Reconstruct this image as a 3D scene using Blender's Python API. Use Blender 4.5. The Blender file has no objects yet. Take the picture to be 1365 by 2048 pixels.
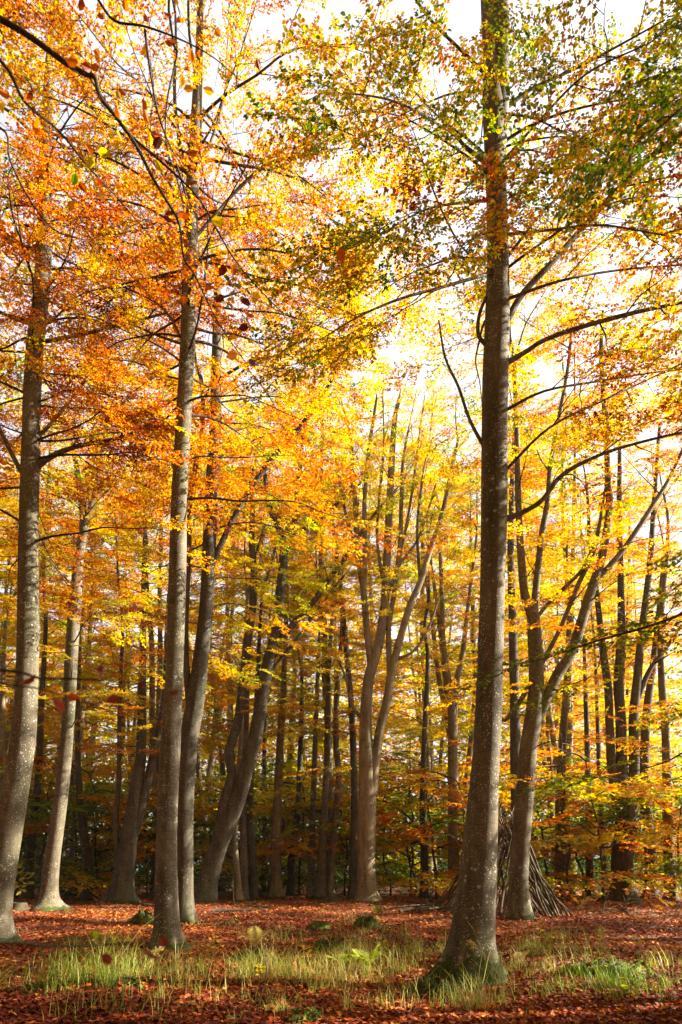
import bpy, math, numpy as np
from mathutils import Vector
R = math.radians
S = bpy.context.scene
COL = S.collection
# ------------------------------------------------------------------ camera
F = 1365.0; PITCH = R(8); EYE = 1.5; PCX = 682.5; HOR = 1730.0
PCY = HOR - F*math.tan(PITCH)
cd = bpy.data.cameras.new('camera'); cam = bpy.data.objects.new('camera', cd); COL.objects.link(cam)
cam.location = (0, 0, EYE); cam.rotation_euler = (R(90)+PITCH, 0, 0)
cd.sensor_fit = 'VERTICAL'; cd.sensor_height = 36; cd.lens = 36*F/2048
cd.shift_y = (PCY-1024)/2048; cd.clip_end = 2000; cd.clip_start = 0.05
cd.dof.use_dof = True; cd.dof.focus_distance = 11; cd.dof.aperture_fstop = 4.0
S.camera = cam
# ------------------------------------------------------------------ light
SUN_AZ, SUN_EL = R(83), R(33)
w = bpy.data.worlds.new('World'); S.world = w; w.use_nodes = True
nt = w.node_tree; bg = nt.nodes['Background']
sky = nt.nodes.new('ShaderNodeTexSky'); sky.sky_type = 'NISHITA'; sky.sun_disc = False
sky.sun_elevation = SUN_EL; sky.sun_rotation = SUN_AZ; sky.dust_density = 5.0; sky.air_density = 1.0; sky.ozone_density = 1.5
hz = nt.nodes.new('ShaderNodeHueSaturation'); hz.inputs['Saturation'].default_value = .25   # thin bright haze veil
nt.links.new(sky.outputs[0], hz.inputs['Color']); tcw = nt.nodes.new('ShaderNodeTexCoord'); dot = nt.nodes.new('ShaderNodeVectorMath'); dot.operation = 'DOT_PRODUCT'; dot.inputs[1].default_value = (.22, .84, .50)
nt.links.new(tcw.outputs['Generated'], dot.inputs[0])                  # white cloud added to brighten only the part of the sky ahead
rm = nt.nodes.new('ShaderNodeMapRange'); rm.interpolation_type = 'SMOOTHSTEP'; rm.inputs[1].default_value = .30; rm.inputs[2].default_value = .95; nt.links.new(dot.outputs['Value'], rm.inputs[0])
cn = nt.nodes.new('ShaderNodeTexNoise'); cn.inputs['Scale'].default_value = 3.; cn.inputs['Detail'].default_value = 5.; nt.links.new(tcw.outputs['Generated'], cn.inputs['Vector'])
c2 = nt.nodes.new('ShaderNodeMath'); c2.operation = 'MULTIPLY_ADD'; c2.inputs[1].default_value = .7; c2.inputs[2].default_value = .65; nt.links.new(cn.outputs[0], c2.inputs[0])
c3 = nt.nodes.new('ShaderNodeMath'); c3.operation = 'MULTIPLY'; nt.links.new(rm.outputs[0], c3.inputs[0]); nt.links.new(c2.outputs[0], c3.inputs[1])
cl = nt.nodes.new('ShaderNodeVectorMath'); cl.operation = 'SCALE'; cl.inputs[0].default_value = (5.0, 4.9, 5.25); nt.links.new(c3.outputs[0], cl.inputs['Scale'])
ac = nt.nodes.new('ShaderNodeVectorMath'); nt.links.new(hz.outputs[0], ac.inputs[0]); nt.links.new(cl.outputs[0], ac.inputs[1])
nt.links.new(ac.outputs[0], bg.inputs[0]); bg.inputs[1].default_value = 0.033
sl = bpy.data.lights.new('sun', 'SUN'); sl.energy = 5.0; sl.angle = R(0.5); sl.color = (1, .90, .74)
so = bpy.data.objects.new('sun', sl); COL.objects.link(so)
sd = Vector((math.sin(SUN_AZ)*math.cos(SUN_EL), math.cos(SUN_AZ)*math.cos(SUN_EL), math.sin(SUN_EL)))
so.rotation_euler = sd.to_track_quat('Z', 'Y').to_euler(); so.location = (20, 10, 30)
S.view_settings.view_transform = 'Standard'; S.view_settings.look = 'None'; S.view_settings.exposure = 2.3
S.view_settings.gamma = 1
cy = S.cycles
cy.max_bounces = 7; cy.diffuse_bounces = 4; cy.glossy_bounces = 2; cy.transmission_bounces = 6; cy.transparent_max_bounces = 4
cy.caustics_reflective = False; cy.caustics_refractive = False

# ------------------------------------------------------------------ helpers
FW = np.array([0, math.cos(PITCH), math.sin(PITCH)]); UP = np.array([0, -math.sin(PITCH), math.cos(PITCH)]); RT = np.array([1., 0, 0])
CAM = np.array([0, 0, EYE])
def ray(px, py): return FW + RT*(px-PCX)/F - UP*(py-PCY)/F
def at(px, py, Y): d = ray(px, py); return CAM + d*(Y/d[1])
def ground(px, py): d = ray(px, py); return CAM + d*(-EYE/d[2])
def project(P):
    q = P-CAM; z = np.maximum(q@FW, .01)
    return PCX + F*q[..., 0]/z, PCY - F*(q@UP)/z, q@FW
def gz(x, y):
    x = np.asarray(x, float); y = np.asarray(y, float)
    return .035*np.sin(x*.9+.5*y)+.03*np.sin(.53*y-1.3*x+1)+.02*np.sin(2.1*x+1.7*y)
def unit(v): return v/np.maximum(np.linalg.norm(v, axis=-1, keepdims=True), 1e-9)
def spline(P, n):
    """Catmull-Rom through the rows of P, n samples per span."""
    P = np.asarray(P, float); Q = np.vstack([2*P[0]-P[1], P, 2*P[-1]-P[-2]])
    t = np.arange(n)/n; out = []
    for i in range(len(P)-1):
        a, b, c, d = Q[i:i+4]; T = t[:, None]
        out.append(.5*((2*b)+(c-a)*T+(2*a-5*b+4*c-d)*T**2+(3*b-a-3*c+d)*T**3))
    out.append(P[-1:]); return np.vstack(out)

class MB:
    def __init__(self): self.v = []; self.q = []; self.m = []; self.t = []; self.s = []; self.n = 0; self.sprays = []
    def add(self, v, q, mat=0, t=0., smooth=False):
        v = np.asarray(v, float).reshape(-1, 3); q = np.asarray(q, int).reshape(-1, 4)
        self.v.append(v); self.q.append(q+self.n); self.n += len(v); k = len(q)
        self.m.append(np.full(k, mat)); self.t.append(np.broadcast_to(np.asarray(t, float), (k,))); self.s.append(np.full(k, smooth))
    def tube(self, P, rad, k=6, mat=0, rough=0., seed=0, flare=None, cap=False, t=0.):
        P = np.asarray(P, float); rad = np.broadcast_to(np.asarray(rad, float), (len(P),))
        T = unit(np.gradient(P, axis=0)); mt = np.abs(T.mean(0)); ref = np.eye(3)[int(np.argmin(mt))]
        U = unit(np.cross(T, ref)); V = np.cross(T, U)
        th = np.arange(k)*2*math.pi/k; rr = np.repeat(rad[:, None], k, 1)
        if rough:
            g = np.random.default_rng(seed); L = np.concatenate([[0], np.cumsum(np.linalg.norm(np.diff(P, axis=0), axis=1))])[:, None]
            for _ in range(5):
                rr = rr*(1+rough*g.normal()*np.sin(th[None]*g.integers(1, 5)+g.uniform(0, 6)+L*g.uniform(.4, 3)))
        if flare is not None:
            fh, fa, fl, fp, z0 = flare; h = np.maximum(P[:, 2]-z0, 0)[:, None]
            lob = np.maximum(0, np.cos(th*fl+fp))[None]**1.5+.35*np.cos(th*(fl-2)+fp*2)[None]
            rr = rr*(1+fa*np.exp(-h/fh)*(.35+lob)+.10*np.exp(-h/(fh*4))*lob)
        v = P[:, None]+rr[..., None]*(np.cos(th)[None, :, None]*U[:, None]+np.sin(th)[None, :, None]*V[:, None])
        n = len(P); i = np.arange(n-1)[:, None]*k; j = np.arange(k)[None]; j2 = (j+1) % k
        self.add(v, np.stack([i+j, i+j2, i+k+j2, i+k+j], -1), mat, t, True)
        if cap and k % 2 == 0:
            for o in (0, (n-1)*k):
                for a in range(1, k//2):
                    self.add(np.zeros((0, 3)), np.array([[o+a-1, o+a, o+k-1-a, o+k-a]])-n*k, mat, t)
    def build(self, name, mats, parent=None, origin=(0, 0, 0), uvz=False):
        me = bpy.data.meshes.new(name); V = np.vstack(self.v)-np.asarray(origin); Q = np.vstack(self.q)
        me.vertices.add(len(V)); me.vertices.foreach_set('co', V.astype(np.float32).ravel())
        me.loops.add(Q.size); me.loops.foreach_set('vertex_index', Q.astype(np.int32).ravel())
        me.polygons.add(len(Q)); me.polygons.foreach_set('loop_start', (np.arange(len(Q))*4).astype(np.int32))
        me.polygons.foreach_set('material_index', np.concatenate(self.m).astype(np.int32))
        me.polygons.foreach_set('use_smooth', np.concatenate(self.s))
        a = me.attributes.new('tone', 'FLOAT', 'FACE'); a.data.foreach_set('value', np.concatenate(self.t).astype(np.float32))
        for m in (mats if isinstance(mats, (list, tuple)) else [mats]): me.materials.append(m)
        me.update(calc_edges=True)
        o = bpy.data.objects.new(name, me); COL.objects.link(o)
        if parent is not None: o.parent = parent
        else: o.location = origin
        return o
def tag(o, label=None, cat=None, group=None, kind=None):
    for k, v in (('label', label), ('category', cat), ('group', group), ('kind', kind)):
        if v: o[k] = v
    return o
def thing(name, label, cat, loc, group=None):
    o = bpy.data.objects.new(name, None); COL.objects.link(o); o.location = loc; o.empty_display_size = .2
    return tag(o, label, cat, group)
def copy_tree(o, parent=None):
    kids = list(o.children); c = o.copy(); COL.objects.link(c)
    if parent is not None: c.parent = parent
    for k in kids: copy_tree(k, c)
    return c

# ------------------------------------------------------------------ materials
def mat(name):
    m = bpy.data.materials.new(name); m.use_nodes = True; n = m.node_tree
    n.nodes.clear(); out = n.nodes.new('ShaderNodeOutputMaterial'); return m, n, out
def N(n, typ, **kw):
    x = n.nodes.new(typ)
    for k, v in kw.items():
        if k.startswith('i_'):
            key = k[2:]; x.inputs[int(key) if key.isdigit() else key.replace('_', ' ')].default_value = v
        else: setattr(x, k, v)
    return x
def ramp(n, stops, src, interp='LINEAR'):
    r = N(n, 'ShaderNodeValToRGB'); e = r.color_ramp.elements; r.color_ramp.interpolation = interp
    while len(e) < len(stops): e.new(.5)
    for el, (p, c) in zip(e, stops): el.position = p; el.color = (*c, 1) if len(c) == 3 else c
    n.links.new(src, r.inputs[0]); return r.outputs[0]
def mixc(n, fac, a, b, mode='MIX'):
    x = N(n, 'ShaderNodeMix', data_type='RGBA', blend_type=mode); L = n.links.new
    for s, v in ((x.inputs[0], fac), (x.inputs[6], a), (x.inputs[7], b)):
        if hasattr(v, 'is_output'): L(v, s)
        elif isinstance(v, (int, float)): s.default_value = v
        else: s.default_value = (*v, 1)
    return x.outputs[2]
def leaf_mat(name, stops, transl=.55, boost=1.25, rough=.45):
    m, n, out = mat(name); L = n.links.new
    a = N(n, 'ShaderNodeAttribute', attribute_name='tone')
    ge = N(n, 'ShaderNodeNewGeometry')
    tc = N(n, 'ShaderNodeTexCoord'); no = N(n, 'ShaderNodeTexNoise', i_Scale=45., i_Detail=2.); L(tc.outputs['Object'], no.inputs['Vector'])
    ad = N(n, 'ShaderNodeMath', operation='MULTIPLY_ADD', i_1=.16); L(no.outputs[0], ad.inputs[0])
    sb = N(n, 'ShaderNodeMath', operation='SUBTRACT', i_1=.08); L(a.outputs['Fac'], sb.inputs[0]); L(sb.outputs[0], ad.inputs[2])
    c = ramp(n, stops, ad.outputs[0])
    d = N(n, 'ShaderNodeBsdfPrincipled'); L(c, d.inputs['Base Color']); d.inputs['Roughness'].default_value = rough
    d.inputs['Specular IOR Level'].default_value = .35 if rough < .6 else .15
    hs = N(n, 'ShaderNodeHueSaturation', i_Saturation=1.08, i_Value=boost); L(c, hs.inputs['Color'])
    t = N(n, 'ShaderNodeBsdfTranslucent'); L(hs.outputs[0], t.inputs[0])
    mx = N(n, 'ShaderNodeMixShader'); mx.inputs[0].default_value = transl
    L(d.outputs[0], mx.inputs[1]); L(t.outputs[0], mx.inputs[2]); L(mx.outputs[0], out.inputs[0]); return m
LEAFRAMP = [(0, (.06, .125, .012)), (.15, (.19, .26, .015)), (.3, (.46, .44, .02)), (.45, (.72, .47, .02)), (.6, (.64, .23, .010)),
            (.75, (.50, .11, .008)), (.88, (.30, .045, .008)), (1, (.12, .022, .010))]
LEAF = leaf_mat('autumn_beech_leaf', LEAFRAMP, .58, 1.12)
LITTER = leaf_mat('fallen_leaf', [(0, (.46, .20, .035)), (.18, (.28, .068, .010)), (.45, (.155, .021, .006)), (.75, (.07, .013, .007)), (1, (.09, .025, .015))], .15, 1.1, .65)
GRASS = leaf_mat('grass_blade', [(0, (.07, .14, .015)), (.35, (.20, .27, .03)), (.7, (.45, .40, .11)), (1, (.55, .43, .19))], .4, 1.2, .5)
MOSSL = leaf_mat('moss_and_fern', [(0, (.025, .05, .008)), (.5, (.10, .16, .012)), (1, (.30, .33, .03))], .45, 1.2, .6)
def bark_mat(name, moss_h, tint=(1, 1, 1), dark=1.0, lich=1.0):
    m, n, out = mat(name); L = n.links.new
    tc = N(n, 'ShaderNodeTexCoord'); V = tc.outputs['Object']
    mp = N(n, 'ShaderNodeMapping'); mp.inputs['Scale'].default_value = (1, 1, .35); L(V, mp.inputs[0])
    n1 = N(n, 'ShaderNodeTexNoise', i_Scale=3.2, i_Detail=6., i_Roughness=.65); L(mp.outputs[0], n1.inputs['Vector'])
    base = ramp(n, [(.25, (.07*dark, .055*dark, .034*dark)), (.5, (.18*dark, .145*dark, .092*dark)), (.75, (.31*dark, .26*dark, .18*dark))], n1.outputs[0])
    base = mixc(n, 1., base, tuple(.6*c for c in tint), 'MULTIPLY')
    # green algae stains
    n2 = N(n, 'ShaderNodeTexNoise', i_Scale=1.1, i_Detail=4.); L(mp.outputs[0], n2.inputs['Vector'])
    al = ramp(n, [(.48, (0, 0, 0)), (.7, (.65, .65, .65))], n2.outputs[0]); base = mixc(n, al, base, (.10*dark, .105*dark, .035*dark))
    # dark rain streaks and old branch scars
    mp3 = N(n, 'ShaderNodeMapping'); mp3.inputs['Scale'].default_value = (6, 6, .35); L(V, mp3.inputs[0])
    n6 = N(n, 'ShaderNodeTexNoise', i_Scale=1., i_Detail=4., i_Roughness=.6); L(mp3.outputs[0], n6.inputs['Vector'])
    base = mixc(n, .8, base, ramp(n, [(.32, (.45, .43, .40)), (.5, (1, 1, 1)), (.7, (1.12, 1.1, 1.06))], n6.outputs[0]), 'MULTIPLY')
    mp4 = N(n, 'ShaderNodeMapping'); mp4.inputs['Scale'].default_value = (1.6, 1.6, 3.2); L(V, mp4.inputs[0])
    v4 = N(n, 'ShaderNodeTexVoronoi', i_Scale=.8); L(mp4.outputs[0], v4.inputs['Vector'])
    base = mixc(n, .75, base, ramp(n, [(.0, (.28, .26, .24)), (.10, (.45, .42, .4)), (.16, (1, 1, 1))], v4.outputs['Distance']), 'MULTIPLY')
    # fine horizontal wrinkles
    mp2 = N(n, 'ShaderNodeMapping'); mp2.inputs['Scale'].default_value = (3, 3, 42); L(V, mp2.inputs[0])
    n3 = N(n, 'ShaderNodeTexNoise', i_Scale=1., i_Detail=3.); L(mp2.outputs[0], n3.inputs['Vector'])
    wr = ramp(n, [(.3, (.62, .62, .62)), (.5, (1, 1, 1)), (.72, (1.0, 1.0, 1.0))], n3.outputs[0]); base = mixc(n, .7, base, wr, 'MULTIPLY')
    # pale lichen specks
    for sc, th, col, amt in ((24., .17, (.42, .42, .36), .9), (9., .13, (.36, .37, .30), .75), (60., .2, (.40, .39, .33), .8)):
        vo = N(n, 'ShaderNodeTexVoronoi', i_Scale=sc); vo.inputs['Randomness'].default_value = 1.; L(V, vo.inputs['Vector'])
        nn = N(n, 'ShaderNodeTexNoise', i_Scale=sc*.12, i_Detail=2.); L(V, nn.inputs['Vector'])
        a1 = N(n, 'ShaderNodeMath', operation='MULTIPLY_ADD', i_1=-.55, i_2=th+.27); L(nn.outputs[0], a1.inputs[0])
        lt = N(n, 'ShaderNodeMath', operation='LESS_THAN'); L(vo.outputs['Distance'], lt.inputs[0]); L(a1.outputs[0], lt.inputs[1])
        ml = N(n, 'ShaderNodeMath', operation='MULTIPLY', i_1=amt*lich); L(lt.outputs[0], ml.inputs[0])
        base = mixc(n, ml.outputs[0], base, col)
    # moss on the root flare
    sp = N(n, 'ShaderNodeSeparateXYZ'); L(V, sp.inputs[0])
    n4 = N(n, 'ShaderNodeTexNoise', i_Scale=5., i_Detail=5.); L(V, n4.inputs['Vector'])
    ms = N(n, 'ShaderNodeMath', operation='MULTIPLY_ADD', i_1=moss_h*2.2, i_2=-moss_h*.5); L(n4.outputs[0], ms.inputs[0])
    mm = N(n, 'ShaderNodeMath', operation='LESS_THAN'); L(sp.outputs[2], mm.inputs[0]); L(ms.outputs[0], mm.inputs[1])
    n5 = N(n, 'ShaderNodeTexNoise', i_Scale=70., i_Detail=3.); L(V, n5.inputs['Vector'])
    mc = ramp(n, [(.3, (.014, .022, .005)), (.6, (.05, .068, .009)), (.8, (.12, .13, .016))], n5.outputs[0])
    if moss_h > 0: base = mixc(n, mm.outputs[0], base, mc)
    b = N(n, 'ShaderNodeBsdfPrincipled', i_Roughness=.8); b.inputs['Specular IOR Level'].default_value = .25; L(base, b.inputs['Base Color'])
    hs = N(n, 'ShaderNodeMath', operation='MULTIPLY_ADD', i_1=.5); L(n3.outputs[0], hs.inputs[0]); L(n5.outputs[0], hs.inputs[2])
    h2 = N(n, 'ShaderNodeMath', operation='ADD'); L(hs.outputs[0], h2.inputs[0]); L(n1.outputs[0], h2.inputs[1])
    bu = N(n, 'ShaderNodeBump', i_Strength=.55, i_Distance=.012); L(h2.outputs[0], bu.inputs['Height']); L(bu.outputs[0], b.inputs['Normal'])
    L(b.outputs[0], out.inputs[0]); return m
BARK = bark_mat('beech_bark', .16)
BARK_MOSS = bark_mat('mossy_beech_bark', .5)
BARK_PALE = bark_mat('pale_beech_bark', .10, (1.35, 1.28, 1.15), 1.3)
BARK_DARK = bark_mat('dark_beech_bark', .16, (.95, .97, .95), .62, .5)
TWIG = bark_mat('twig_bark', 0., (.9, .8, .7), .55, .2)
POLE = bark_mat('dead_branch_bark', 0., (1.15, .92, .74), .85, .4)
def ground_mat():
    m, n, out = mat('forest_floor'); L = n.links.new
    tc = N(n, 'ShaderNodeTexCoord'); V = tc.outputs['Object']
    n1 = N(n, 'ShaderNodeTexNoise', i_Scale=.45, i_Detail=5.); L(V, n1.inputs['Vector'])
    vo = N(n, 'ShaderNodeTexVoronoi', i_Scale=16.); L(V, vo.inputs['Vector'])
    c = ramp(n, [(0, (.06, .016, .009)), (.45, (.16, .032, .012)), (.8, (.26, .055, .014)), (1, (.34, .10, .02))], vo.outputs['Color'])
    c2 = ramp(n, [(.0, (.035, .022, .012)), (1, (.08, .045, .02))], vo.outputs['Color'])
    f = ramp(n, [(.42, (0, 0, 0)), (.62, (1, 1, 1))], n1.outputs[0]); c = mixc(n, f, c, c2)
    b = N(n, 'ShaderNodeBsdfPrincipled', i_Roughness=.75); L(c, b.inputs['Base Color'])
    bu = N(n, 'ShaderNodeBump', i_Strength=.9, i_Distance=.03); L(vo.outputs['Distance'], bu.inputs['Height']); L(bu.outputs[0], b.inputs['Normal'])
    L(b.outputs[0], out.inputs[0]); return m
GROUND = ground_mat()

# ------------------------------------------------------------------ leaf sprays
def leaf_frames(p, d, nrm, ln, wd, fancy):
    """leaf vertices from base points, directions, normals, lengths and widths"""
    s = unit(np.cross(nrm, d)); nn = np.cross(d, s); ln = ln[:, None]; wd = wd[:, None]
    if fancy:
        f = wd*.16
        return np.stack([p, p+d*ln*.30+s*wd*.46+nn*f, p+d*ln*.70+s*wd*.40+nn*f, p+d*ln-nn*ln*.08, p+d*ln*.70-s*wd*.40+nn*f, p+d*ln*.30-s*wd*.46+nn*f], 1)
    return np.stack([p, p+d*ln*.45+s*wd*.52+nn*wd*.1, p+d*ln, p+d*ln*.45-s*wd*.52+nn*wd*.1], 1)
def make_template(seed, lsize, dens, tilt):
    """One flat beech spray along +x, about 1.3 m long: leaf data and twig polylines."""
    g = np.random.default_rng(seed); P = []; D = []; tw = []
    L = 1.3; ns = 11; sx = np.linspace(0, L, 9)
    ax = np.stack([sx, .05*np.sin(sx*3+g.uniform(0, 6)), -.10*sx**2+.02*np.sin(sx*5)], 1); tw.append((ax, .007, .002))
    def along(s): return np.array([np.interp(s, sx, ax[:, i]) for i in range(3)])
    for i in range(ns):
        s = .12+(L-.14)*i/(ns-1); side = 1 if i % 2 else -1
        ang = side*R(g.uniform(38, 62)); l = (.62*(1-.62*s/L))*g.uniform(.6, 1.15); o = along(s)
        d = np.array([math.cos(ang), math.sin(ang), g.normal(0, .13)]); k = max(2, int(l/.05*dens))
        tt = np.linspace(0, l, 4); pl = o+d*tt[:, None]+np.array([0, 0, -.14])*tt[:, None]**2+np.array([.25, 0, 0])*tt[:, None]**2*.4
        tw.append((pl, .0035, .0012))
        for j in range(k):
            u = l*(j+.7)/k; q = o+d*u+np.array([.1, 0, -.14])*u*u; sg = 1 if j % 2 else -1
            a2 = ang+sg*R(g.uniform(25, 75)); P.append(q+g.normal(0, .010, 3)); D.append((math.cos(a2), math.sin(a2), g.normal(-.10, .18)))
    for j in range(int(10*dens)):
        s = g.uniform(.2, L); a2 = R(g.choice([-1, 1])*g.uniform(15, 70)); P.append(along(s)); D.append((math.cos(a2), math.sin(a2), g.normal(-.1, .25)))
    P = np.array(P); D = unit(np.array(D)); n = len(P)
    nr = np.array([0, 0, 1.])+g.normal(0, tilt, (n, 3)); ln = lsize*g.uniform(.7, 1.2, n); wd = ln*g.uniform(.6, .82, n)
    nr = unit(nr-D*(nr*D).sum(1, keepdims=True))
    return dict(fancy=leaf_frames(P, D, nr, ln, wd, True), kite=leaf_frames(P, D, nr, ln, wd, False), tw=tw)
TPL = {'near': [make_template(i, .072, 2.0, .34) for i in range(6)],
       'mid': [make_template(20+i, .098, 1.5, .34) for i in range(5)],
       'far': [make_template(40+i, .125, 1.2, .36) for i in range(5)]}
def spray_matrix(dirv, roll, sc):
    x = unit(dirv); y = unit(np.cross(np.array([0, 0, 1.]), x)); z = np.cross(x, y)
    y, z = y*math.cos(roll)+z*math.sin(roll), z*math.cos(roll)-y*math.sin(roll)
    return np.stack([x, y, z], 1)*sc
def bake(mb, lod, tm, ts, leafsd=.10, cull=True, seed=0, twigs=True):
    """turn the collected sprays into leaf and twig faces; slot 0 bark, slot 1 leaves"""
    g = np.random.default_rng(seed); T = TPL[lod]; sp = mb.sprays; mb.sprays = []
    if not sp: return
    pos = np.array([s[1] for s in sp])
    if cull:
        x, y, z = project(pos); ok = (x > -420) & (x < 1790) & (y > -520) & (z > .3); sp = [s for s, k in zip(sp, ok) if k]
    for ti in range(len(T)):
        ss = [s for s in sp if s[3] % len(T) == ti]
        if not ss: continue
        M = np.array([s[0] for s in ss]); O = np.array([s[1] for s in ss]); tt = np.array([s[2] for s in ss])
        fan = lod == 'near'; base = T[ti]['fancy' if fan else 'kite']
        V = np.einsum('sij,lvj->slvi', M, base)+O[:, None, None]; ns, nl, nv = V.shape[:3]
        keep = g.random((ns, nl)) < .93
        tone = np.clip(tm+tt[:, None]*ts+g.normal(0, leafsd, (ns, nl)), 0, 1)
        V = V[keep]; tone = tone[keep]; n = len(V); idx = np.arange(n)[:, None]*nv
        if fan: q = np.concatenate([idx+np.array([[0, 1, 2, 3]]), idx+np.array([[0, 3, 4, 5]])]); tone = np.concatenate([tone, tone])
        else: q = idx+np.array([[0, 1, 2, 3]])
        mb.add(V, q, 1, tone)
        if twigs:
            for k, (pl, r0, r1) in enumerate(T[ti]['tw']):
                if lod == 'far' and k: break
                t0 = MB(); t0.tube(pl[::2] if k == 0 else pl[::3], np.linspace(r0, r1, len(pl[::2] if k == 0 else pl[::3])), 3)
                tv = t0.v[0]; tq = t0.q[0]; W = np.einsum('sij,vj->svi', M, tv)+O[:, None]
                mb.add(W, (tq[None]+np.arange(ns)[:, None, None]*len(tv)).reshape(-1, 4), 0, 0., True)
def bough_path(p, az, el, L, g, droop=45, n=7):
    pts = [np.array(p, float)]; st = L/(n-1); wob = g.normal(0, .16, n)
    for i in range(n-1):
        e = el-R(droop)*(i/(n-1))+g.normal(0, .1); az += wob[i]
        pts.append(pts[-1]+st*np.array([math.sin(az)*math.cos(e), math.cos(az)*math.cos(e), math.sin(e)]))
    return np.array(pts)
def leafy(mb, P, r0, r1, g, tube=True, start=.25, step=.55, sub=1.0, scale=1.0, toff=0., k=5, leafp=1., flat=.12):
    """a bough along P: its own tube, side branches left and right, sprays along them"""
    P = np.asarray(P, float); S2 = spline(P, 3); seg = np.concatenate([[0], np.cumsum(np.linalg.norm(np.diff(S2, axis=0), axis=1))]); L = seg[-1]
    if tube: mb.tube(S2, r0+(r1-r0)*(seg/L)**.8, k, 0)
    def pt(s): return np.array([np.interp(s, seg, S2[:, i]) for i in range(3)])
    boff = toff+g.normal(0, .6)
    def spray(p, d, sc):
        if g.random() > leafp*.88: return
        d = np.array(d); d[2] = d[2]*.5-.05
        mb.sprays.append((spray_matrix(d, g.normal(0, flat*2), sc*scale*g.uniform(.75, 1.2)), p, boff+g.normal(0, 1.0), int(g.integers(0, 1000))))
    s = L*start+g.uniform(0, step); side = g.choice([-1, 1])
    while s < L*.97:
        p = pt(s); d = unit(pt(min(L, s+.1))-pt(max(0, s-.1))); side = -side
        lat = unit(np.cross(d, [0, 0, 1.]))*side; a = R(g.uniform(35, 65))
        dd = unit(d*math.cos(a)+lat*math.sin(a)+np.array([0, 0, g.normal(.02, .08)])); dd[2] *= .6; dd = unit(dd)
        sl = sub*g.uniform(.55, 1.2)*(.5+.34*L*(1-s/L*.75)); sl = min(sl, 2.4)
        tt = np.linspace(0, sl, 5)[:, None]; q = p+dd*tt+d*tt**2*.08+np.array([0, 0, -.05])*tt**2+np.cumsum(g.normal(0, .03, (5, 3)), 0)*(tt > 0)
        mb.tube(q, np.linspace(max(r1, r0*.35*(1-s/L)+.004), .003, 5), 4, 0)
        u = .15*sl
        while u < sl:
            i = u/sl*4; a0 = int(i); pp = q[a0]+(q[min(4, a0+1)]-q[a0])*(i-a0); sg = g.choice([-1, 1]); b = sg*R(g.uniform(10, 60))
            e = np.array([dd[0]*math.cos(b)-dd[1]*math.sin(b), dd[0]*math.sin(b)+dd[1]*math.cos(b), dd[2]]); spray(pp, e, .62); u += step*.85
        spray(q[-1], dd, .75); s += step*g.uniform(.8, 1.3)
    spray(P[-1], unit(P[-1]-P[-2]), .9)

# ------------------------------------------------------------------ tree from pixel traces
def stem_points(pts, Y, first=False, H=None, g=None):
    out = []
    for e in pts:
        y = e[3] if len(e) > 3 else Y; p = at(e[0], e[1], y); z = (p-CAM)@FW; out.append([*p, e[2]*.5*z/F])
    out = np.array(out)
    if first: b = out[0].copy(); b[2] -= .35; out = np.vstack([b, out])
    if H and out[-1, 2] < H:
        d = unit(out[-1, :3]-out[-2, :3]); h = H-out[-1, 2]; k = max(2, int(h/1.6)); p = out[-1].copy(); r = p[3]; ext = []
        for i in range(k):
            hd = d[:2]*.8+g.normal(0, .10, 2); d = np.array([*hd, max(.6, d[2])]); p = p.copy(); p[:3] += d/abs(d[2])*h/k; p[3] = max(.015, r*(1-.9*(i+1)/k)); ext.append(p)
        out = np.vstack([out, ext])
    return out
def at_z(sp, z):
    i = int(np.clip(np.searchsorted(sp[:, 2], z), 1, len(sp)-1)); a, b = sp[i-1], sp[i]; f = np.clip((z-a[2])/max(1e-6, b[2]-a[2]), 0, 1); return a+(b-a)*f
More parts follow.
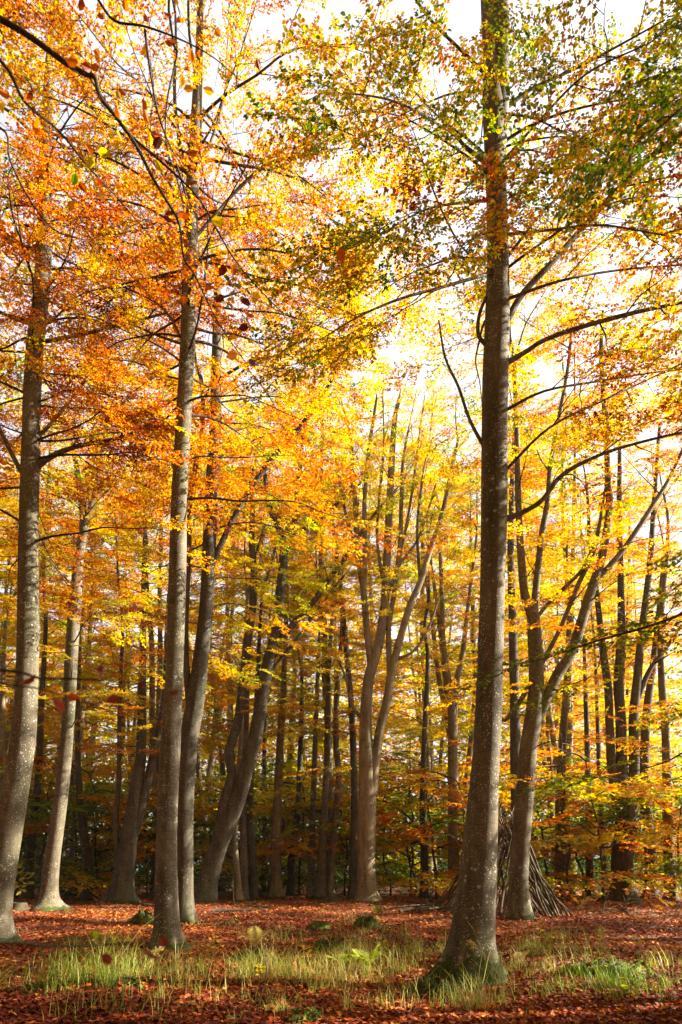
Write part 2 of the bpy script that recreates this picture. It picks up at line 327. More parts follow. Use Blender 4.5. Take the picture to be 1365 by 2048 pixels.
def tree(name, label, base, stems, limbs=(), bark=BARK, twig=TWIG, lod='mid', tone=(.5, .16), boughs=(), H=22, flare=(.22, .55, 5, 0.), group=None, seed=0, Y=None, sub=1., step=.55, leafp=1., rough=.012, scale=1., cull=True, leafsd=.10):
    g = np.random.default_rng(seed); b = ground(*base) if Y is None else np.array([at(base[0], base[1], Y)[0], Y, 0.])
    b = np.array([b[0], b[1], float(gz(b[0], b[1]))]); Y = b[1]; root = thing(name, label, 'tree', b, group); sps = []; tm = MB()
    for i, st in enumerate(stems):
        sp = stem_points(st, Y, i == 0, H if H else None, g); sp = spline(sp, 6)
        fl = (flare[0], flare[1], flare[2], flare[3], b[2]) if i == 0 else None
        tm.tube(sp[:, :3], sp[:, 3], 20 if i == 0 and lod == 'near' else 12, 0, rough, seed*7+i, fl); sps.append(sp)
    tm.build('trunk', bark, root, b)
    cm = MB()
    for i, lb in enumerate(limbs):
        opt = lb[1] if isinstance(lb, tuple) else {}; pp = lb[0] if isinstance(lb, tuple) else lb
        sp = stem_points(pp, Y, False, opt.get('H'), g); s2 = spline(sp, 5); lm = MB(); lm.tube(s2[:, :3], s2[:, 3], 8, 0, .02, seed+i); lm.build('limb', bark, root, b); sps.append(s2)
        if opt.get('leafy', True):
            leafy(cm, sp[:, :3], sp[0, 3], sp[-1, 3], g, False, opt.get('start', .3), opt.get('step', step), opt.get('sub', sub), scale, opt.get('toff', 0.), leafp=opt.get('leafp', leafp))
    for (si, n, z0, z1, l0, l1, e0, e1, dr, *rest) in boughs:
        azr = rest[0] if rest else None
        for j in range(n):
            sp = sps[si]; z = z0+(z1-z0)*((j+g.random())/n); p = at_z(sp, z); az = R(g.uniform(*azr)) if azr else (j*2.4+g.uniform(-.7, .7)+seed)
            f = (j+.5)/n; L = (l0+(l1-l0)*f)*g.uniform(.7, 1.25)
            P = bough_path(p[:3], az, R(g.uniform(e0, e1)), L, g, dr); leafy(cm, P, min(p[3]*.5, .0065*L+.008), .005, g, True, .22, step, sub, scale, leafp=leafp)
    bake(cm, lod, tone[0], tone[1], leafsd, cull, seed)
    if cm.v: cm.build('crown', [twig, LEAF], root, b)
    return root

# ------------------------------------------------------------------ ground
def floor():
    mb = MB(); xs = np.concatenate([[-95, -70, -45], np.linspace(-32, 32, 161), [45, 70, 95]]); ys = np.concatenate([[-45, -25], np.linspace(-6, 50, 141), [60, 75, 105]])
    X, Yy = np.meshgrid(xs, ys); Z = gz(X, Yy); nx = len(xs); v = np.stack([X, Yy, Z], -1).reshape(-1, 3)
    i = (np.arange(len(ys)-1)[:, None]*nx+np.arange(nx-1)[None]).ravel()
    mb.add(v, np.stack([i, i+1, i+nx+1, i+nx], 1), 0, 0, True); return tag(mb.build('ground', GROUND), kind='structure')
floor()

# ------------------------------------------------------------------ the main beeches, traced
T1 = tree('beech_tree', 'nearest stout beech with dark mossy root flare, right of centre', (948, 1962),
    [[(946, 1962, 92), (947, 1900, 86), (949, 1850, 80), (960, 1700, 68), (970, 1550, 58), (976, 1450, 55), (982, 1300, 51), (986, 1150, 50), (989, 1000, 52), (990, 800, 51), (996, 600, 46), (995, 450, 41), (990, 300, 43), (988, 215, 46), (984, 120, 34), (979, 40, 30), (975, -60, 28)],
     [(997, 330, 26), (1000, 230, 36), (1001, 150, 38), (1001, 60, 36), (1001, -60, 34)],
     ],
    [([(1008, 655, 15), (1044, 590, 13), (1106, 523, 12), (1216, 400, 11), (1300, 315, 10, 8.0), (1365, 265, 9, 7.6), (1480, 180, 6, 7)], dict(start=.3, toff=.2)),
     ([(1012, 727, 13), (1050, 705, 10), (1090, 680, 9), (1160, 655, 9), (1270, 625, 8), (1365, 605, 6), (1480, 580, 4)], dict(start=.35, toff=.9, leafp=.8)),
     ([(1012, 1038, 14), (1045, 1025, 11), (1085, 1000, 10), (1125, 950, 9), (1200, 910, 7), (1280, 885, 6), (1365, 865, 5), (1450, 850, 4)], dict(start=.25, toff=1.2, leafp=.85)),
     ([(972, 690, 9), (957, 668, 8), (959, 630, 7), (975, 590, 6), (992, 560, 4)], dict(leafy=False)),
     ([(972, 900, 8), (940, 840, 7), (918, 775, 6), (891, 715, 5), (878, 640, 3)], dict(leafy=False)),
     ([(980, 330, 11), (935, 297, 8), (905, 265, 7), (850, 232, 6, 8), (780, 200, 4, 7.4), (690, 185, 3, 7)], dict(start=.2, toff=-.7)),
     ([(1006, 220, 10), (1060, 180, 7), (1100, 160, 6), (1150, 138, 5, 8), (1240, 90, 4, 7.5), (1330, 40, 3, 7)], dict(start=.25, toff=-.7)),
     ([(985, 545, 8), (900, 570, 6, 8.2), (800, 598, 5, 7.8), (720, 632, 4, 7.3), (640, 680, 2, 7)], dict(start=.2, toff=-.7)),
     ([(985, 540, 6), (930, 500, 4, 8), (891, 436, 4, 7.6), (855, 349, 3, 7), (830, 270, 2, 6.6)], dict(start=.2, toff=-.5)),
     ([(990, 400, 7), (930, 405, 5, 8.0), (850, 420, 4, 7.4), (760, 470, 3, 6.8)], dict(start=.2, toff=-.6)),
     ([(1000, 330, 7), (1080, 240, 5, 7.8), (1170, 150, 4, 7), (1290, 90, 3, 6.4)], dict(start=.3, toff=-.5)),
     ([(1012, 820, 7), (1090, 782, 5, 8.8), (1200, 762, 4, 9), (1330, 742, 3, 9.2), (1420, 735, 2, 9.4)], dict(start=.2, toff=1.1)),
     ([(1010, 600, 7), (1120, 562, 5, 8.7), (1240, 540, 4, 9), (1390, 528, 3, 9.2)], dict(start=.2, toff=.9)),
     ([(1012, 940, 7), (1100, 855, 5, 8.7), (1220, 795, 4, 9), (1390, 715, 3, 9.4)], dict(start=.2, toff=1.2)),
     ([(1010, 520, 7), (1110, 400, 5, 9), (1220, 340, 4, 9.6), (1380, 300, 3, 10)], dict(start=.2, toff=.6)),
     ([(1000, 470, 7), (1100, 460, 5, 7.8), (1200, 450, 4, 7), (1330, 470, 3, 6.6)], dict(start=.2, toff=.3))],
    bark=BARK_MOSS, lod='near', tone=(.41, .115), leafsd=.15, boughs=[(0, 9, 9.5, 14, 2.6, 3.6, 10, 40, 40, (-130, 120)), (1, 4, 11, 15, 2, 3, 10, 40, 40, (-120, 120))], H=16, flare=(.24, 1.0, 5, .6), seed=11, sub=.8, step=.5, leafp=.85)
T2 = tree('beech_tree', 'tall straight bare-stemmed beech nearest on the left', (333, 1897),
    [[(333, 1897, 57), (333, 1850, 48), (333, 1750, 43), (336, 1600, 41), (341, 1500, 39), (347, 1400, 36), (354, 1200, 34), (359, 1000, 32), (370, 800, 30), (377, 650, 30), (381, 500, 29), (384, 400, 27), (393, 250, 23), (400, 100, 18), (403, 0, 16)]],
    [([(381, 360, 8), (366, 320, 8), (350, 200, 7), (352, 60, 5), (345, -100, 4)], dict(start=.5)),
     ([(386, 330, 8), (420, 290, 7), (450, 190, 6), (462, 120, 4), (470, 0, 3)], dict(start=.4, toff=-.5)),
     ([(386, 480, 7), (430, 430, 6), (490, 365, 7), (545, 325, 6), (620, 310, 4), (690, 295, 2)], dict(start=.4)),
     ([(374, 700, 6), (330, 620, 5), (262, 580, 4), (200, 560, 3), (120, 540, 2)], dict(start=.4, toff=.6)),
     ([(375, 690, 6), (340, 680, 5), (270, 650, 4), (210, 600, 3), (150, 570, 2)], dict(start=.5, toff=.3))],
    lod='near', tone=(.55, .12), boughs=[(0, 24, 8.5, 18.5, 3.2, 4.2, 0, 30, 35, (-125, 125)), (0, 26, 10.5, 18.5, 3., 4.6, 0, 30, 30)], H=19, flare=(.2, .6, 5, 2.), seed=12, step=.6, sub=.9)
T4 = tree('beech_tree', 'leaning beech at the left edge, leftmost of the large trunks', (-12, 1890),
    [[(-12, 1890, 64), (-4, 1800, 54), (20, 1650, 52), (44, 1500, 48), (52, 1400, 43), (57, 1250, 42), (57, 1100, 38), (59, 1000, 37), (62, 900, 36), (64, 800, 34), (70, 700, 33), (82, 600, 31), (88, 500, 30), (92, 300, 24), (103, 100, 18), (114, 0, 15)]],
    [([(62, 945, 13), (100, 915, 11), (154, 893, 9), (246, 874, 7), (300, 850, 6), (354, 838, 4)], dict(start=.25, toff=.6)),
     ([(80, 685, 9), (164, 669, 7), (246, 649, 6), (333, 626, 4)], dict(start=.3)),
     ([(72, 650, 9), (30, 638, 7), (-20, 615, 6), (-90, 590, 3)], dict(start=.3, toff=.7)),
     ([(55, 950, 11), (41, 940, 10), (15, 890, 9), (-10, 840, 7), (-60, 760, 5)], dict(start=.4, toff=.6)),
     ([(70, 880, 8), (100, 850, 7), (150, 790, 6), (175, 750, 4), (190, 700, 3)], dict(start=.5))],
    lod='near', tone=(.66, .11), boughs=[(0, 26, 7.6, 18, 3.2, 4.0, 0, 25, 35, (-125, 125)), (0, 24, 10, 18, 2.8, 4.4, 0, 25, 30)], H=18.5, flare=(.2, .5, 5, 1.), seed=14, step=.55, sub=.9)
T3 = tree('beech_tree', 'dark curving beech standing right behind the tall left beech', (366, 1842),
    [[(366, 1842, 46), (368, 1750, 38), (370, 1600, 37), (377, 1500, 38), (383, 1450, 38), (392, 1400, 36), (404, 1300, 31), (414, 1200, 28), (423, 1000, 27), (429, 900, 25), (432, 800, 22), (434, 650, 17), (437, 500, 12)],
     [(384, 1440, 20), (373, 1330, 13), (372, 1250, 11), (376, 1150, 11), (381, 990, 11), (397, 910, 11), (406, 850, 10), (404, 765, 8), (393, 730, 6)]],
    [([(416, 1150, 12), (450, 1072, 12), (492, 992, 12), (538, 926, 12), (585, 874, 11), (636, 808, 10), (672, 746, 8), (682, 690, 6), (700, 620, 4)], dict(start=.45, leafp=.7)),
     ([(430, 770, 7), (460, 745, 6), (510, 720, 5), (570, 710, 4), (640, 690, 3)], dict(start=.3)),
     ([(430, 800, 6), (470, 760, 5), (540, 690, 4), (620, 660, 3), (690, 610, 3)], dict(start=.3))],
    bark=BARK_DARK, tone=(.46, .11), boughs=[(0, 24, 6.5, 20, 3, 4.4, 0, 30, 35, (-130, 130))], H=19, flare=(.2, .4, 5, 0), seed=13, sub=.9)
T5 = tree('beech_tree', 'slender smooth beech between the left edge and the tall left beech', (97, 1822),
    [[(97, 1822, 52), (98, 1790, 35), (105, 1720, 31), (115, 1650, 28), (127, 1550, 26), (134, 1480, 25), (139, 1400, 25), (147, 1250, 25), (158, 1120, 19), (168, 1040, 16), (154, 936, 12), (146, 885, 9)],
     [(168, 1045, 13), (177, 1028, 11), (190, 985, 10), (205, 910, 8), (215, 818, 6)]],
    bark=BARK, tone=(.44, .11), boughs=[(0, 16, 5.5, 15, 2.6, 3.6, 0, 40, 40), (1, 10, 12, 18, 2, 3, 20, 50, 40)], H=17, flare=(.22, .5, 5, 1), seed=15)
T14 = tree('beech_tree', 'forked beech with pale lower stem in front of the branch den', (1040, 1838),
    [[(1040, 1838, 50), (1038, 1780, 40), (1039, 1730, 38), (1049, 1600, 37), (1057, 1500, 36), (1065, 1450, 35), (1073, 1370, 31), (1070, 1290, 28), (1066, 1230, 25), (1050, 1190, 18), (1044, 1128, 16), (1039, 1051, 14), (1036, 950, 12), (1034, 859, 10), (1027, 715, 8)],
     [(1067, 1250, 18), (1070, 1205, 15), (1075, 1154, 14), (1083, 1077, 13), (1096, 1000, 11), (1101, 936, 10), (1116, 849, 9), (1137, 731, 7), (1145, 640, 5)],
     [(1075, 1440, 22), (1088, 1410, 22), (1116, 1349, 22), (1147, 1297, 22), (1178, 1195, 20), (1203, 1118, 17), (1219, 1026, 15), (1217, 961, 13), (1211, 833, 11), (1203, 705, 9), (1206, 628, 6)],
     [(1190, 1165, 12), (1244, 1103, 11), (1280, 1051, 10), (1306, 1010, 9), (1342, 951, 7), (1380, 860, 5)]],
    [([(1083, 1330, 9), (1121, 1256, 9), (1157, 1169, 9), (1188, 1103, 8), (1203, 1026, 6), (1215, 950, 4)], dict(leafp=.35)),
     ([(1068, 1245, 9), (1090, 1215, 8), (1126, 1179, 8), (1168, 1133, 6), (1195, 1060, 4), (1210, 990, 3)], dict(leafp=.35)),
     ([(1060, 1370, 10), (1030, 1418, 9), (1006, 1440, 8), (990, 1400, 6)], dict(leafy=False))],
    tone=(.52, .10), boughs=[(0, 14, 8, 20, 1.8, 3.2, 25, 65, 35), (1, 9, 10, 20, 1.8, 3, 30, 65, 35), (2, 12, 7, 20, 1.8, 3.2, 25, 65, 35), (3, 6, 8, 16, 1.5, 2.6, 20, 60, 35), (0, 5, 3.2, 7, 2, 2.5, 5, 30, 30)], H=19, flare=(.22, .5, 5, 0), seed=16, leafp=1., sub=.9)
T11 = tree('beech_tree', 'central beech forking low into a fan of pale upright stems', (735, 1806),
    [[(735, 1806, 52), (734, 1770, 40), (733, 1700, 36), (735, 1600, 35), (734, 1538, 32), (732, 1436, 24), (738, 1359, 22), (757, 1292, 19), (770, 1205, 17), (775, 1103, 16), (780, 1000, 14), (788, 859, 11), (796, 808, 8)],
     [(741, 1355, 16), (742, 1333, 15), (734, 1256, 14), (727, 1179, 13), (716, 1103, 11), (711, 1000, 10), (705, 961, 9), (703, 885, 7)],
     [(727, 1185, 11), (731, 1100, 10), (729, 1013, 9), (737, 910, 8), (752, 808, 5)],
     [(742, 1590, 24), (751, 1530, 20), (760, 1462, 18), (775, 1400, 18), (786, 1333, 16), (814, 1231, 14), (839, 1169, 13), (860, 1103, 11), (886, 1021, 9), (906, 926, 8), (916, 885, 6)],
     [(777, 1390, 12), (780, 1359, 11), (778, 1256, 11), (790, 1180, 10), (801, 1077, 9), (803, 1000, 8), (806, 926, 6)]],
    [([(790, 1320, 8), (830, 1300, 5), (860, 1250, 4), (880, 1190, 3)], dict(leafp=.3)),
     ([(770, 1200, 7), (800, 1130, 6), (835, 1080, 5), (860, 1010, 4), (880, 940, 3)], dict(leafp=.4)),
     ([(781, 1240, 8), (800, 1120, 6), (822, 1000, 5), (838, 880, 4), (850, 790, 2)], dict(leafp=.4)),
     ([(716, 1110, 7), (690, 1020, 6), (672, 920, 4), (660, 830, 3)], dict(leafp=.4)),
     ([(771, 1190, 7), (755, 1080, 6), (760, 980, 5), (768, 880, 3), (765, 780, 2)], dict(leafp=.4)),
     ([(841, 1165, 7), (835, 1060, 6), (845, 960, 5), (862, 860, 3), (868, 780, 2)], dict(leafp=.4)),
     ([(727, 1440, 8), (705, 1410, 7), (690, 1350, 5), (665, 1300, 4)], dict(leafp=.5))],
    bark=BARK_PALE, tone=(.38, .09), boughs=[(0, 9, 11, 23, 2, 3.2, 40, 70, 30), (1, 6, 13, 22, 1.8, 2.8, 35, 70, 30), (2, 5, 14, 21, 1.5, 2.6, 35, 70, 30), (3, 8, 12, 22, 2, 3, 35, 65, 30), (4, 6, 13, 21, 1.8, 2.6, 35, 70, 30), (0, 4, 4, 9, 1.8, 2.6, 5, 35, 30, (-70, 70))], H=22.5, flare=(.22, .5, 5, 2), seed=17, leafp=.8, rough=.02)
T7 = tree('beech_tree', 'leaning twin-stemmed beech with a swollen hollow base, left of centre', (408, 1806),
    [[(407, 1808, 50), (416, 1765, 41), (434, 1705, 36), (455, 1652, 32), (480, 1587, 31), (504, 1500, 28), (513, 1462, 27), (533, 1349, 25), (544, 1300, 24), (553, 1256, 21), (564, 1154, 19), (568, 1090, 17), (554, 1051, 13), (536, 1000, 11), (530, 950, 8)],
     [(420, 1800, 16), (427, 1750, 26), (437, 1695, 27), (451, 1603, 24), (464, 1551, 20), (458, 1510, 19), (465, 1480, 19), (477, 1440, 18), (487, 1359, 17), (495, 1287, 17), (505, 1220, 15), (508, 1154, 14), (504, 1077, 12), (505, 1000, 11), (503, 960, 7)],
     [(548, 1310, 14), (560, 1285, 14), (590, 1245, 13), (626, 1205, 12), (665, 1150, 10), (700, 1103, 9), (740, 1040, 6)],
     [(567, 1100, 13), (585, 1077, 12), (592, 1015, 11), (600, 940, 8), (610, 850, 5)]],
    [([(536, 1350, 8), (560, 1320, 7), (600, 1270, 6), (650, 1200, 5), (690, 1150, 4)], dict(leafp=.4)),
     ([(575, 1085, 8), (620, 1050, 8), (660, 1020, 7), (700, 985, 5), (740, 950, 3)], dict(leafp=.5))],
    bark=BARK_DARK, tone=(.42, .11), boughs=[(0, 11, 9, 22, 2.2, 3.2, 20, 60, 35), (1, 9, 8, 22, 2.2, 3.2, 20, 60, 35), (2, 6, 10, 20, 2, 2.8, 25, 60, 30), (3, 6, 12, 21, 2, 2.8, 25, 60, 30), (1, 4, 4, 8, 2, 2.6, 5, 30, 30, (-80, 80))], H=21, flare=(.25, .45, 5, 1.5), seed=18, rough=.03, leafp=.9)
T6 = tree('beech_tree', 'dark old beech with two rising stems left of the tall left beech', (243, 1806),
    [[(243, 1808, 56), (247, 1770, 44), (255, 1700, 36), (268, 1620, 30), (278, 1540, 24), (283, 1497, 20), (285, 1380, 16), (286, 1287, 13), (290, 1100, 10)],
     [(258, 1700, 20), (276, 1640, 20), (294, 1570, 17), (306, 1513, 15), (318, 1462, 13), (330, 1380, 11), (334, 1250, 8)],
     [(236, 1740, 14), (232, 1650, 11), (238, 1560, 9), (240, 1400, 8), (246, 1250, 6)]],
    bark=BARK_DARK, tone=(.60, .11), boughs=[(0, 14, 3.5, 19, 2.4, 3.4, 10, 50, 35), (1, 12, 5, 19, 2.2, 3.2, 10, 50, 35), (2, 8, 4, 15, 2, 3, 10, 50, 35)], H=20, flare=(.25, .6, 5, 0), seed=19)
T16 = tree('beech_tree', 'thick old beech splitting into three stems near the right edge', (1247, 1802),
    [[(1247, 1802, 54), (1247, 1770, 43), (1247, 1700, 41), (1252, 1640, 42), (1246, 1570, 28), (1243, 1500, 22), (1242, 1436, 20), (1238, 1359, 18), (1243, 1256, 16), (1242, 1154, 13), (1239, 1051, 11), (1240, 900, 7)],
     [(1241, 1640, 24), (1229, 1560, 20), (1222, 1510, 18), (1217, 1385, 16), (1204, 1282, 13), (1196, 1205, 11), (1180, 1080, 8)],
     [(1262, 1640, 26), (1268, 1560, 21), (1269, 1500, 20), (1268, 1436, 19), (1275, 1359, 17), (1285, 1256, 14), (1300, 1130, 12), (1309, 1000, 9), (1320, 850, 6)]],
    [([(1275, 1400, 12), (1300, 1340, 10), (1330, 1300, 8), (1365, 1250, 6)], dict(leafp=.5))],
    bark=BARK_DARK, tone=(.54, .10), boughs=[(0, 15, 6, 22, 2, 3.2, 25, 65, 35), (1, 10, 6, 20, 2, 3.2, 25, 65, 35), (2, 12, 6, 22, 2, 3.2, 25, 65, 35), (0, 4, 3, 6, 2.5, 3, 5, 30, 30)], H=21, flare=(.25, .5, 5, .5), seed=20, leafp=1., rough=.025)
T12 = tree('beech_tree', 'pale sunlit double-stemmed beech between centre and nearest trunk', (908, 1798),
    [[(908, 1798, 30), (908, 1745, 24), (907, 1600, 22), (906, 1500, 20), (905, 1420, 18), (893, 1333, 12), (886, 1272, 11), (884, 1180, 9), (880, 1080, 7)],
     [(908, 1430, 14), (915, 1359, 12), (926, 1308, 11), (932, 1250, 9), (945, 1150, 7)]],
    bark=BARK_PALE, tone=(.50, .10), boughs=[(0, 14, 4, 22, 2.2, 3.2, 10, 55, 35), (1, 10, 9, 21, 2, 3, 20, 60, 30)], H=21, seed=21, leafp=.9)
small = [
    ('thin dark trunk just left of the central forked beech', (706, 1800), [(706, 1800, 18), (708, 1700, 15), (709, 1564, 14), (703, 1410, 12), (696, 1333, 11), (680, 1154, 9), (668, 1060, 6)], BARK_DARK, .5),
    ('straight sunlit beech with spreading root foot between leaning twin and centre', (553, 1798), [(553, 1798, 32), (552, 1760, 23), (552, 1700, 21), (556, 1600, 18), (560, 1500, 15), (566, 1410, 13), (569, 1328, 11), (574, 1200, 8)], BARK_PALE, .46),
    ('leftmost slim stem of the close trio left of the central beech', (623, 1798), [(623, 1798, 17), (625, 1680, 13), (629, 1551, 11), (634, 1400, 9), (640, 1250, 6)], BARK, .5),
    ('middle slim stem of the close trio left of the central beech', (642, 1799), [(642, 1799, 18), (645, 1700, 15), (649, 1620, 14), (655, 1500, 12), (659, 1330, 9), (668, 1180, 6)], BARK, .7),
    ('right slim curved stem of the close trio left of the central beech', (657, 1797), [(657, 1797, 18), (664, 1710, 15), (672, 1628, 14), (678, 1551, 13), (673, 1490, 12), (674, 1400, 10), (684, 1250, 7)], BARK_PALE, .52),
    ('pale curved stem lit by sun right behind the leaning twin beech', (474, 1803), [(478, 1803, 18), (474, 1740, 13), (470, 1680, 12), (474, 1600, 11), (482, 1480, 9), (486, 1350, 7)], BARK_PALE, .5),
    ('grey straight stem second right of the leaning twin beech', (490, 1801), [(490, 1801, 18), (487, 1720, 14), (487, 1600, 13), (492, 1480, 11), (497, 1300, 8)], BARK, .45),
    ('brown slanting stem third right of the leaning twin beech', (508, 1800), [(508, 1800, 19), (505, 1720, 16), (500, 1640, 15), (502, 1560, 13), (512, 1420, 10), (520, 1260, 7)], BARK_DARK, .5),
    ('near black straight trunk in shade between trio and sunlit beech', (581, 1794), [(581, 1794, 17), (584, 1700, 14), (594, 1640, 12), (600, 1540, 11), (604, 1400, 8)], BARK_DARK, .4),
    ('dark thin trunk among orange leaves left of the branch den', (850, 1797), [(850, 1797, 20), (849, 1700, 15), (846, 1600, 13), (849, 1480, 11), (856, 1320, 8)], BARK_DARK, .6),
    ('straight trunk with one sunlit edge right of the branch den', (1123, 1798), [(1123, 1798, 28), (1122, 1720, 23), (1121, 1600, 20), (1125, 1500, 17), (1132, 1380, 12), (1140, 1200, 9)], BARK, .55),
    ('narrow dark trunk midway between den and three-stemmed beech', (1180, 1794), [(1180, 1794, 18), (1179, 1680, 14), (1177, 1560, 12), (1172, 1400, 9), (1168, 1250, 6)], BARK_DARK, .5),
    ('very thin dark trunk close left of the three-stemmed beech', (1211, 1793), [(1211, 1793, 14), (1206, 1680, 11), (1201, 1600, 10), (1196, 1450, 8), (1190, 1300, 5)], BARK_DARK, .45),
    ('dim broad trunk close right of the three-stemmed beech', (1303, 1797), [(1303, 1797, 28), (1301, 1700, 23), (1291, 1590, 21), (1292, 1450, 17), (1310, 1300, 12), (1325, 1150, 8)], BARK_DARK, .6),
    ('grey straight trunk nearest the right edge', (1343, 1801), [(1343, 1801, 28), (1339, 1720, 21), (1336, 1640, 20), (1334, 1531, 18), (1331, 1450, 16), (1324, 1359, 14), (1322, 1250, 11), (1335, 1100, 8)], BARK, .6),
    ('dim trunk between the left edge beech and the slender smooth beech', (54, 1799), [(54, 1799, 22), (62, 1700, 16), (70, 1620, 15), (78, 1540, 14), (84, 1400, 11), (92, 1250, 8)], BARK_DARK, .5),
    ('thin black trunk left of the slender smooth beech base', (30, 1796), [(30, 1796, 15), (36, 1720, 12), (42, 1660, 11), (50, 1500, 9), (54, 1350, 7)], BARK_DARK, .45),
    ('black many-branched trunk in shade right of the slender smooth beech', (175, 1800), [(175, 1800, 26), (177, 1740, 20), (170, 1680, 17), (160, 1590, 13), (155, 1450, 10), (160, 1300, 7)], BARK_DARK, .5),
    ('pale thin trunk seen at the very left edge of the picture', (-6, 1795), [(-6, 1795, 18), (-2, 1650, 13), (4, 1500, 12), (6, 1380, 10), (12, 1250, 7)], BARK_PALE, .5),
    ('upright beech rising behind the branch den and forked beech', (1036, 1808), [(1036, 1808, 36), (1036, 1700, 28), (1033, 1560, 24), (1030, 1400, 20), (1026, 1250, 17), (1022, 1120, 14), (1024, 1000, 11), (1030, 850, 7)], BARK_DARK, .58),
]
for i, (lab, b, st, bk, tn) in enumerate(small):
    tree('beech_tree', lab, b, [st], bark=bk, tone=(tn-.05, .10), boughs=[(0, 15, 7, 20, 2.0, 2.8, 5, 55, 40)], H=18+(i*7 % 5), flare=(.2, .45, 5, i), seed=50+i, group='slim beeches of the middle distance', leafp=.95)

# ------------------------------------------------------------------ beeches just outside the frame whose low boughs reach in
def near_left():
    g = np.random.default_rng(3); b = np.array([-4.4, 3.2, float(gz(-4.4, 3.2))]); root = thing('beech_tree', 'black leafy bough with few large brown leaves hanging across the upper left corner', 'tree', b)
    tr = MB(); sp = spline([[-4.4, 3.2, -.3, .26], [-4.4, 3.2, 1, .24], [-4.35, 3.2, 4, .21], [-4.3, 3.15, 8, .16], [-4.25, 3.1, 11, .1]], 6); tr.tube(sp[:, :3], sp[:, 3], 16, 0, .012, 3, (.2, .6, 5, 0, 0.)); tr.build('trunk', BARK, root, b)
    cm = MB()
    def limb(pts, start3=None, r=(.02, .003)):
        P = np.array([at(x, y, Y) for x, y, Y in pts])
        if start3 is not None: P = np.vstack([start3, P])
        s2 = spline(P, 5); lm = MB(); lm.tube(s2, np.linspace(r[0], r[1], len(s2)), 6, 0, .03, 1); lm.build('limb', TWIG, root, b); return s2
    A = limb([(-200, -60, 3.0), (0, 38, 3.0), (67, 78, 3.0), (128, 123, 3), (170, 147, 3), (190, 155, 3), (201, 195, 3), (231, 232, 3), (272, 290, 3), (303, 350, 3), (334, 402, 3), (359, 448, 3), (368, 515, 3), (390, 551, 3), (436, 643, 3), (492, 726, 3)], [[-4.3, 3.15, 5.9]], (.018, .002))
    B = limb([(-150, 0, 3.2), (0, 120, 3.2), (51, 205, 3.2), (118, 262, 3.2), (174, 330, 3.2), (231, 392, 3.2), (300, 470, 3.2)], [[-4.3, 3.15, 5.6]], (.012, .002))
    Cc = limb([(120, -120, 3.1), (197, 0, 3.1), (231, 42, 3.1), (287, 52, 3.1), (359, 78, 3.1), (426, 114, 3.1), (480, 160, 3.1)], [[-4.2, 3.15, 6.4]], (.010, .002))
    D = limb([(330, -60, 3.3), (338, 20, 3.3), (349, 92, 3.3), (354, 110, 3.3), (334, 205, 3.3), (333, 287, 3.3), (350, 345, 3.3), (364, 395, 3.3), (372, 450, 3.3)], at(197, -100, 3.1)[None], (.009, .002))
    E = limb([(290, 60, 3.1), (302, 150, 3.1), (318, 230, 3.1), (345, 300, 3.2), (380, 355, 3.2)], None, (.007, .002))
    G = limb([(-150, 240, 2.9), (0, 255, 2.9), (20, 320, 2.9), (60, 400, 2.9), (110, 460, 2.9), (170, 480, 2.9)], [[-4.3, 3.15, 5.2]], (.008, .002))
    Hh = limb([(260, 270, 3), (330, 330, 3.05), (400, 400, 3.1), (470, 520, 3.1), (560, 620, 3.1), (600, 640, 3.1)], None, (.007, .002))
    L1 = limb([(-300, 1330, 1.3), (0, 1340, 1.2), (80, 1356, 1.2), (160, 1358, 1.2), (240, 1363, 1.2), (330, 1376, 1.2)], [[-4.38, 3.2, 2.6], [-2.2, 2.2, 2.3]], (.005, .0009))
    L2 = limb([(0, 1366, 1.2), (80, 1378, 1.2), (150, 1398, 1.2), (225, 1425, 1.2)], at(-160, 1338, 1.27)[None], (.0022, .0008))
    L3 = limb([(-300, 1900, 1.1), (0, 1885, 1.05), (100, 1892, 1.05), (200, 1890, 1.05), (300, 1882, 1.05)], [[-4.38, 3.2, 1.1], [-2.0, 2.0, 1.25]], (.004, .0007))
    P = []; Dd = []; T = []; Ln = []
    def leaves(path, n, s0, s1, ln, tm, ts, spread=.12):
        for _ in range(n):
            s = g.uniform(s0, s1)*(len(path)-1); i = int(s); p = path[i]+(path[min(i+1, len(path)-1)]-path[i])*(s-i)
            o = p+g.normal(0, spread, 3)*np.array([1, 1, .7])
            if spread > .03: cm.tube([p, (p+o)/2+[0, 0, .01], o], [.0018, .0014, .001], 3, 0)
            d = unit(g.normal(0, 1, 3)*np.array([1, .8, .45])+np.array([0, 0, -.35])); P.append(o); Dd.append(d); T.append(np.clip(g.normal(tm, ts), 0, 1)); Ln.append(ln*g.uniform(.75, 1.15))
    for q, n in ((A, 46), (B, 26), (Cc, 22), (D, 26), (E, 14), (G, 16), (Hh, 22)): leaves(q, int(n*.72), .25, 1, .062, .72, .22)
    leaves(L1, 5, .6, 1, .032, 1., .03, .025); leaves(L2, 3, .3, 1, .034, .95, .03, .025); leaves(L3, 3, .55, .95, .028, .97, .02, .025)
    P = np.array(P); Dd = np.array(Dd); n = len(P); nr = g.normal(0, 1, (n, 3))*np.array([.5, .8, .8]); nr = unit(nr-Dd*(nr*Dd).sum(1, keepdims=True)); Ln = np.array(Ln)
    V = leaf_frames(P, Dd, nr, Ln, Ln*.66, True); idx = np.arange(n)[:, None]*6
    cm.add(V, np.concatenate([idx+np.array([[0, 1, 2, 3]]), idx+np.array([[0, 3, 4, 5]])]), 1, np.concatenate([T, T])); cm.build('crown', [TWIG, LEAF], root, b)
near_left()
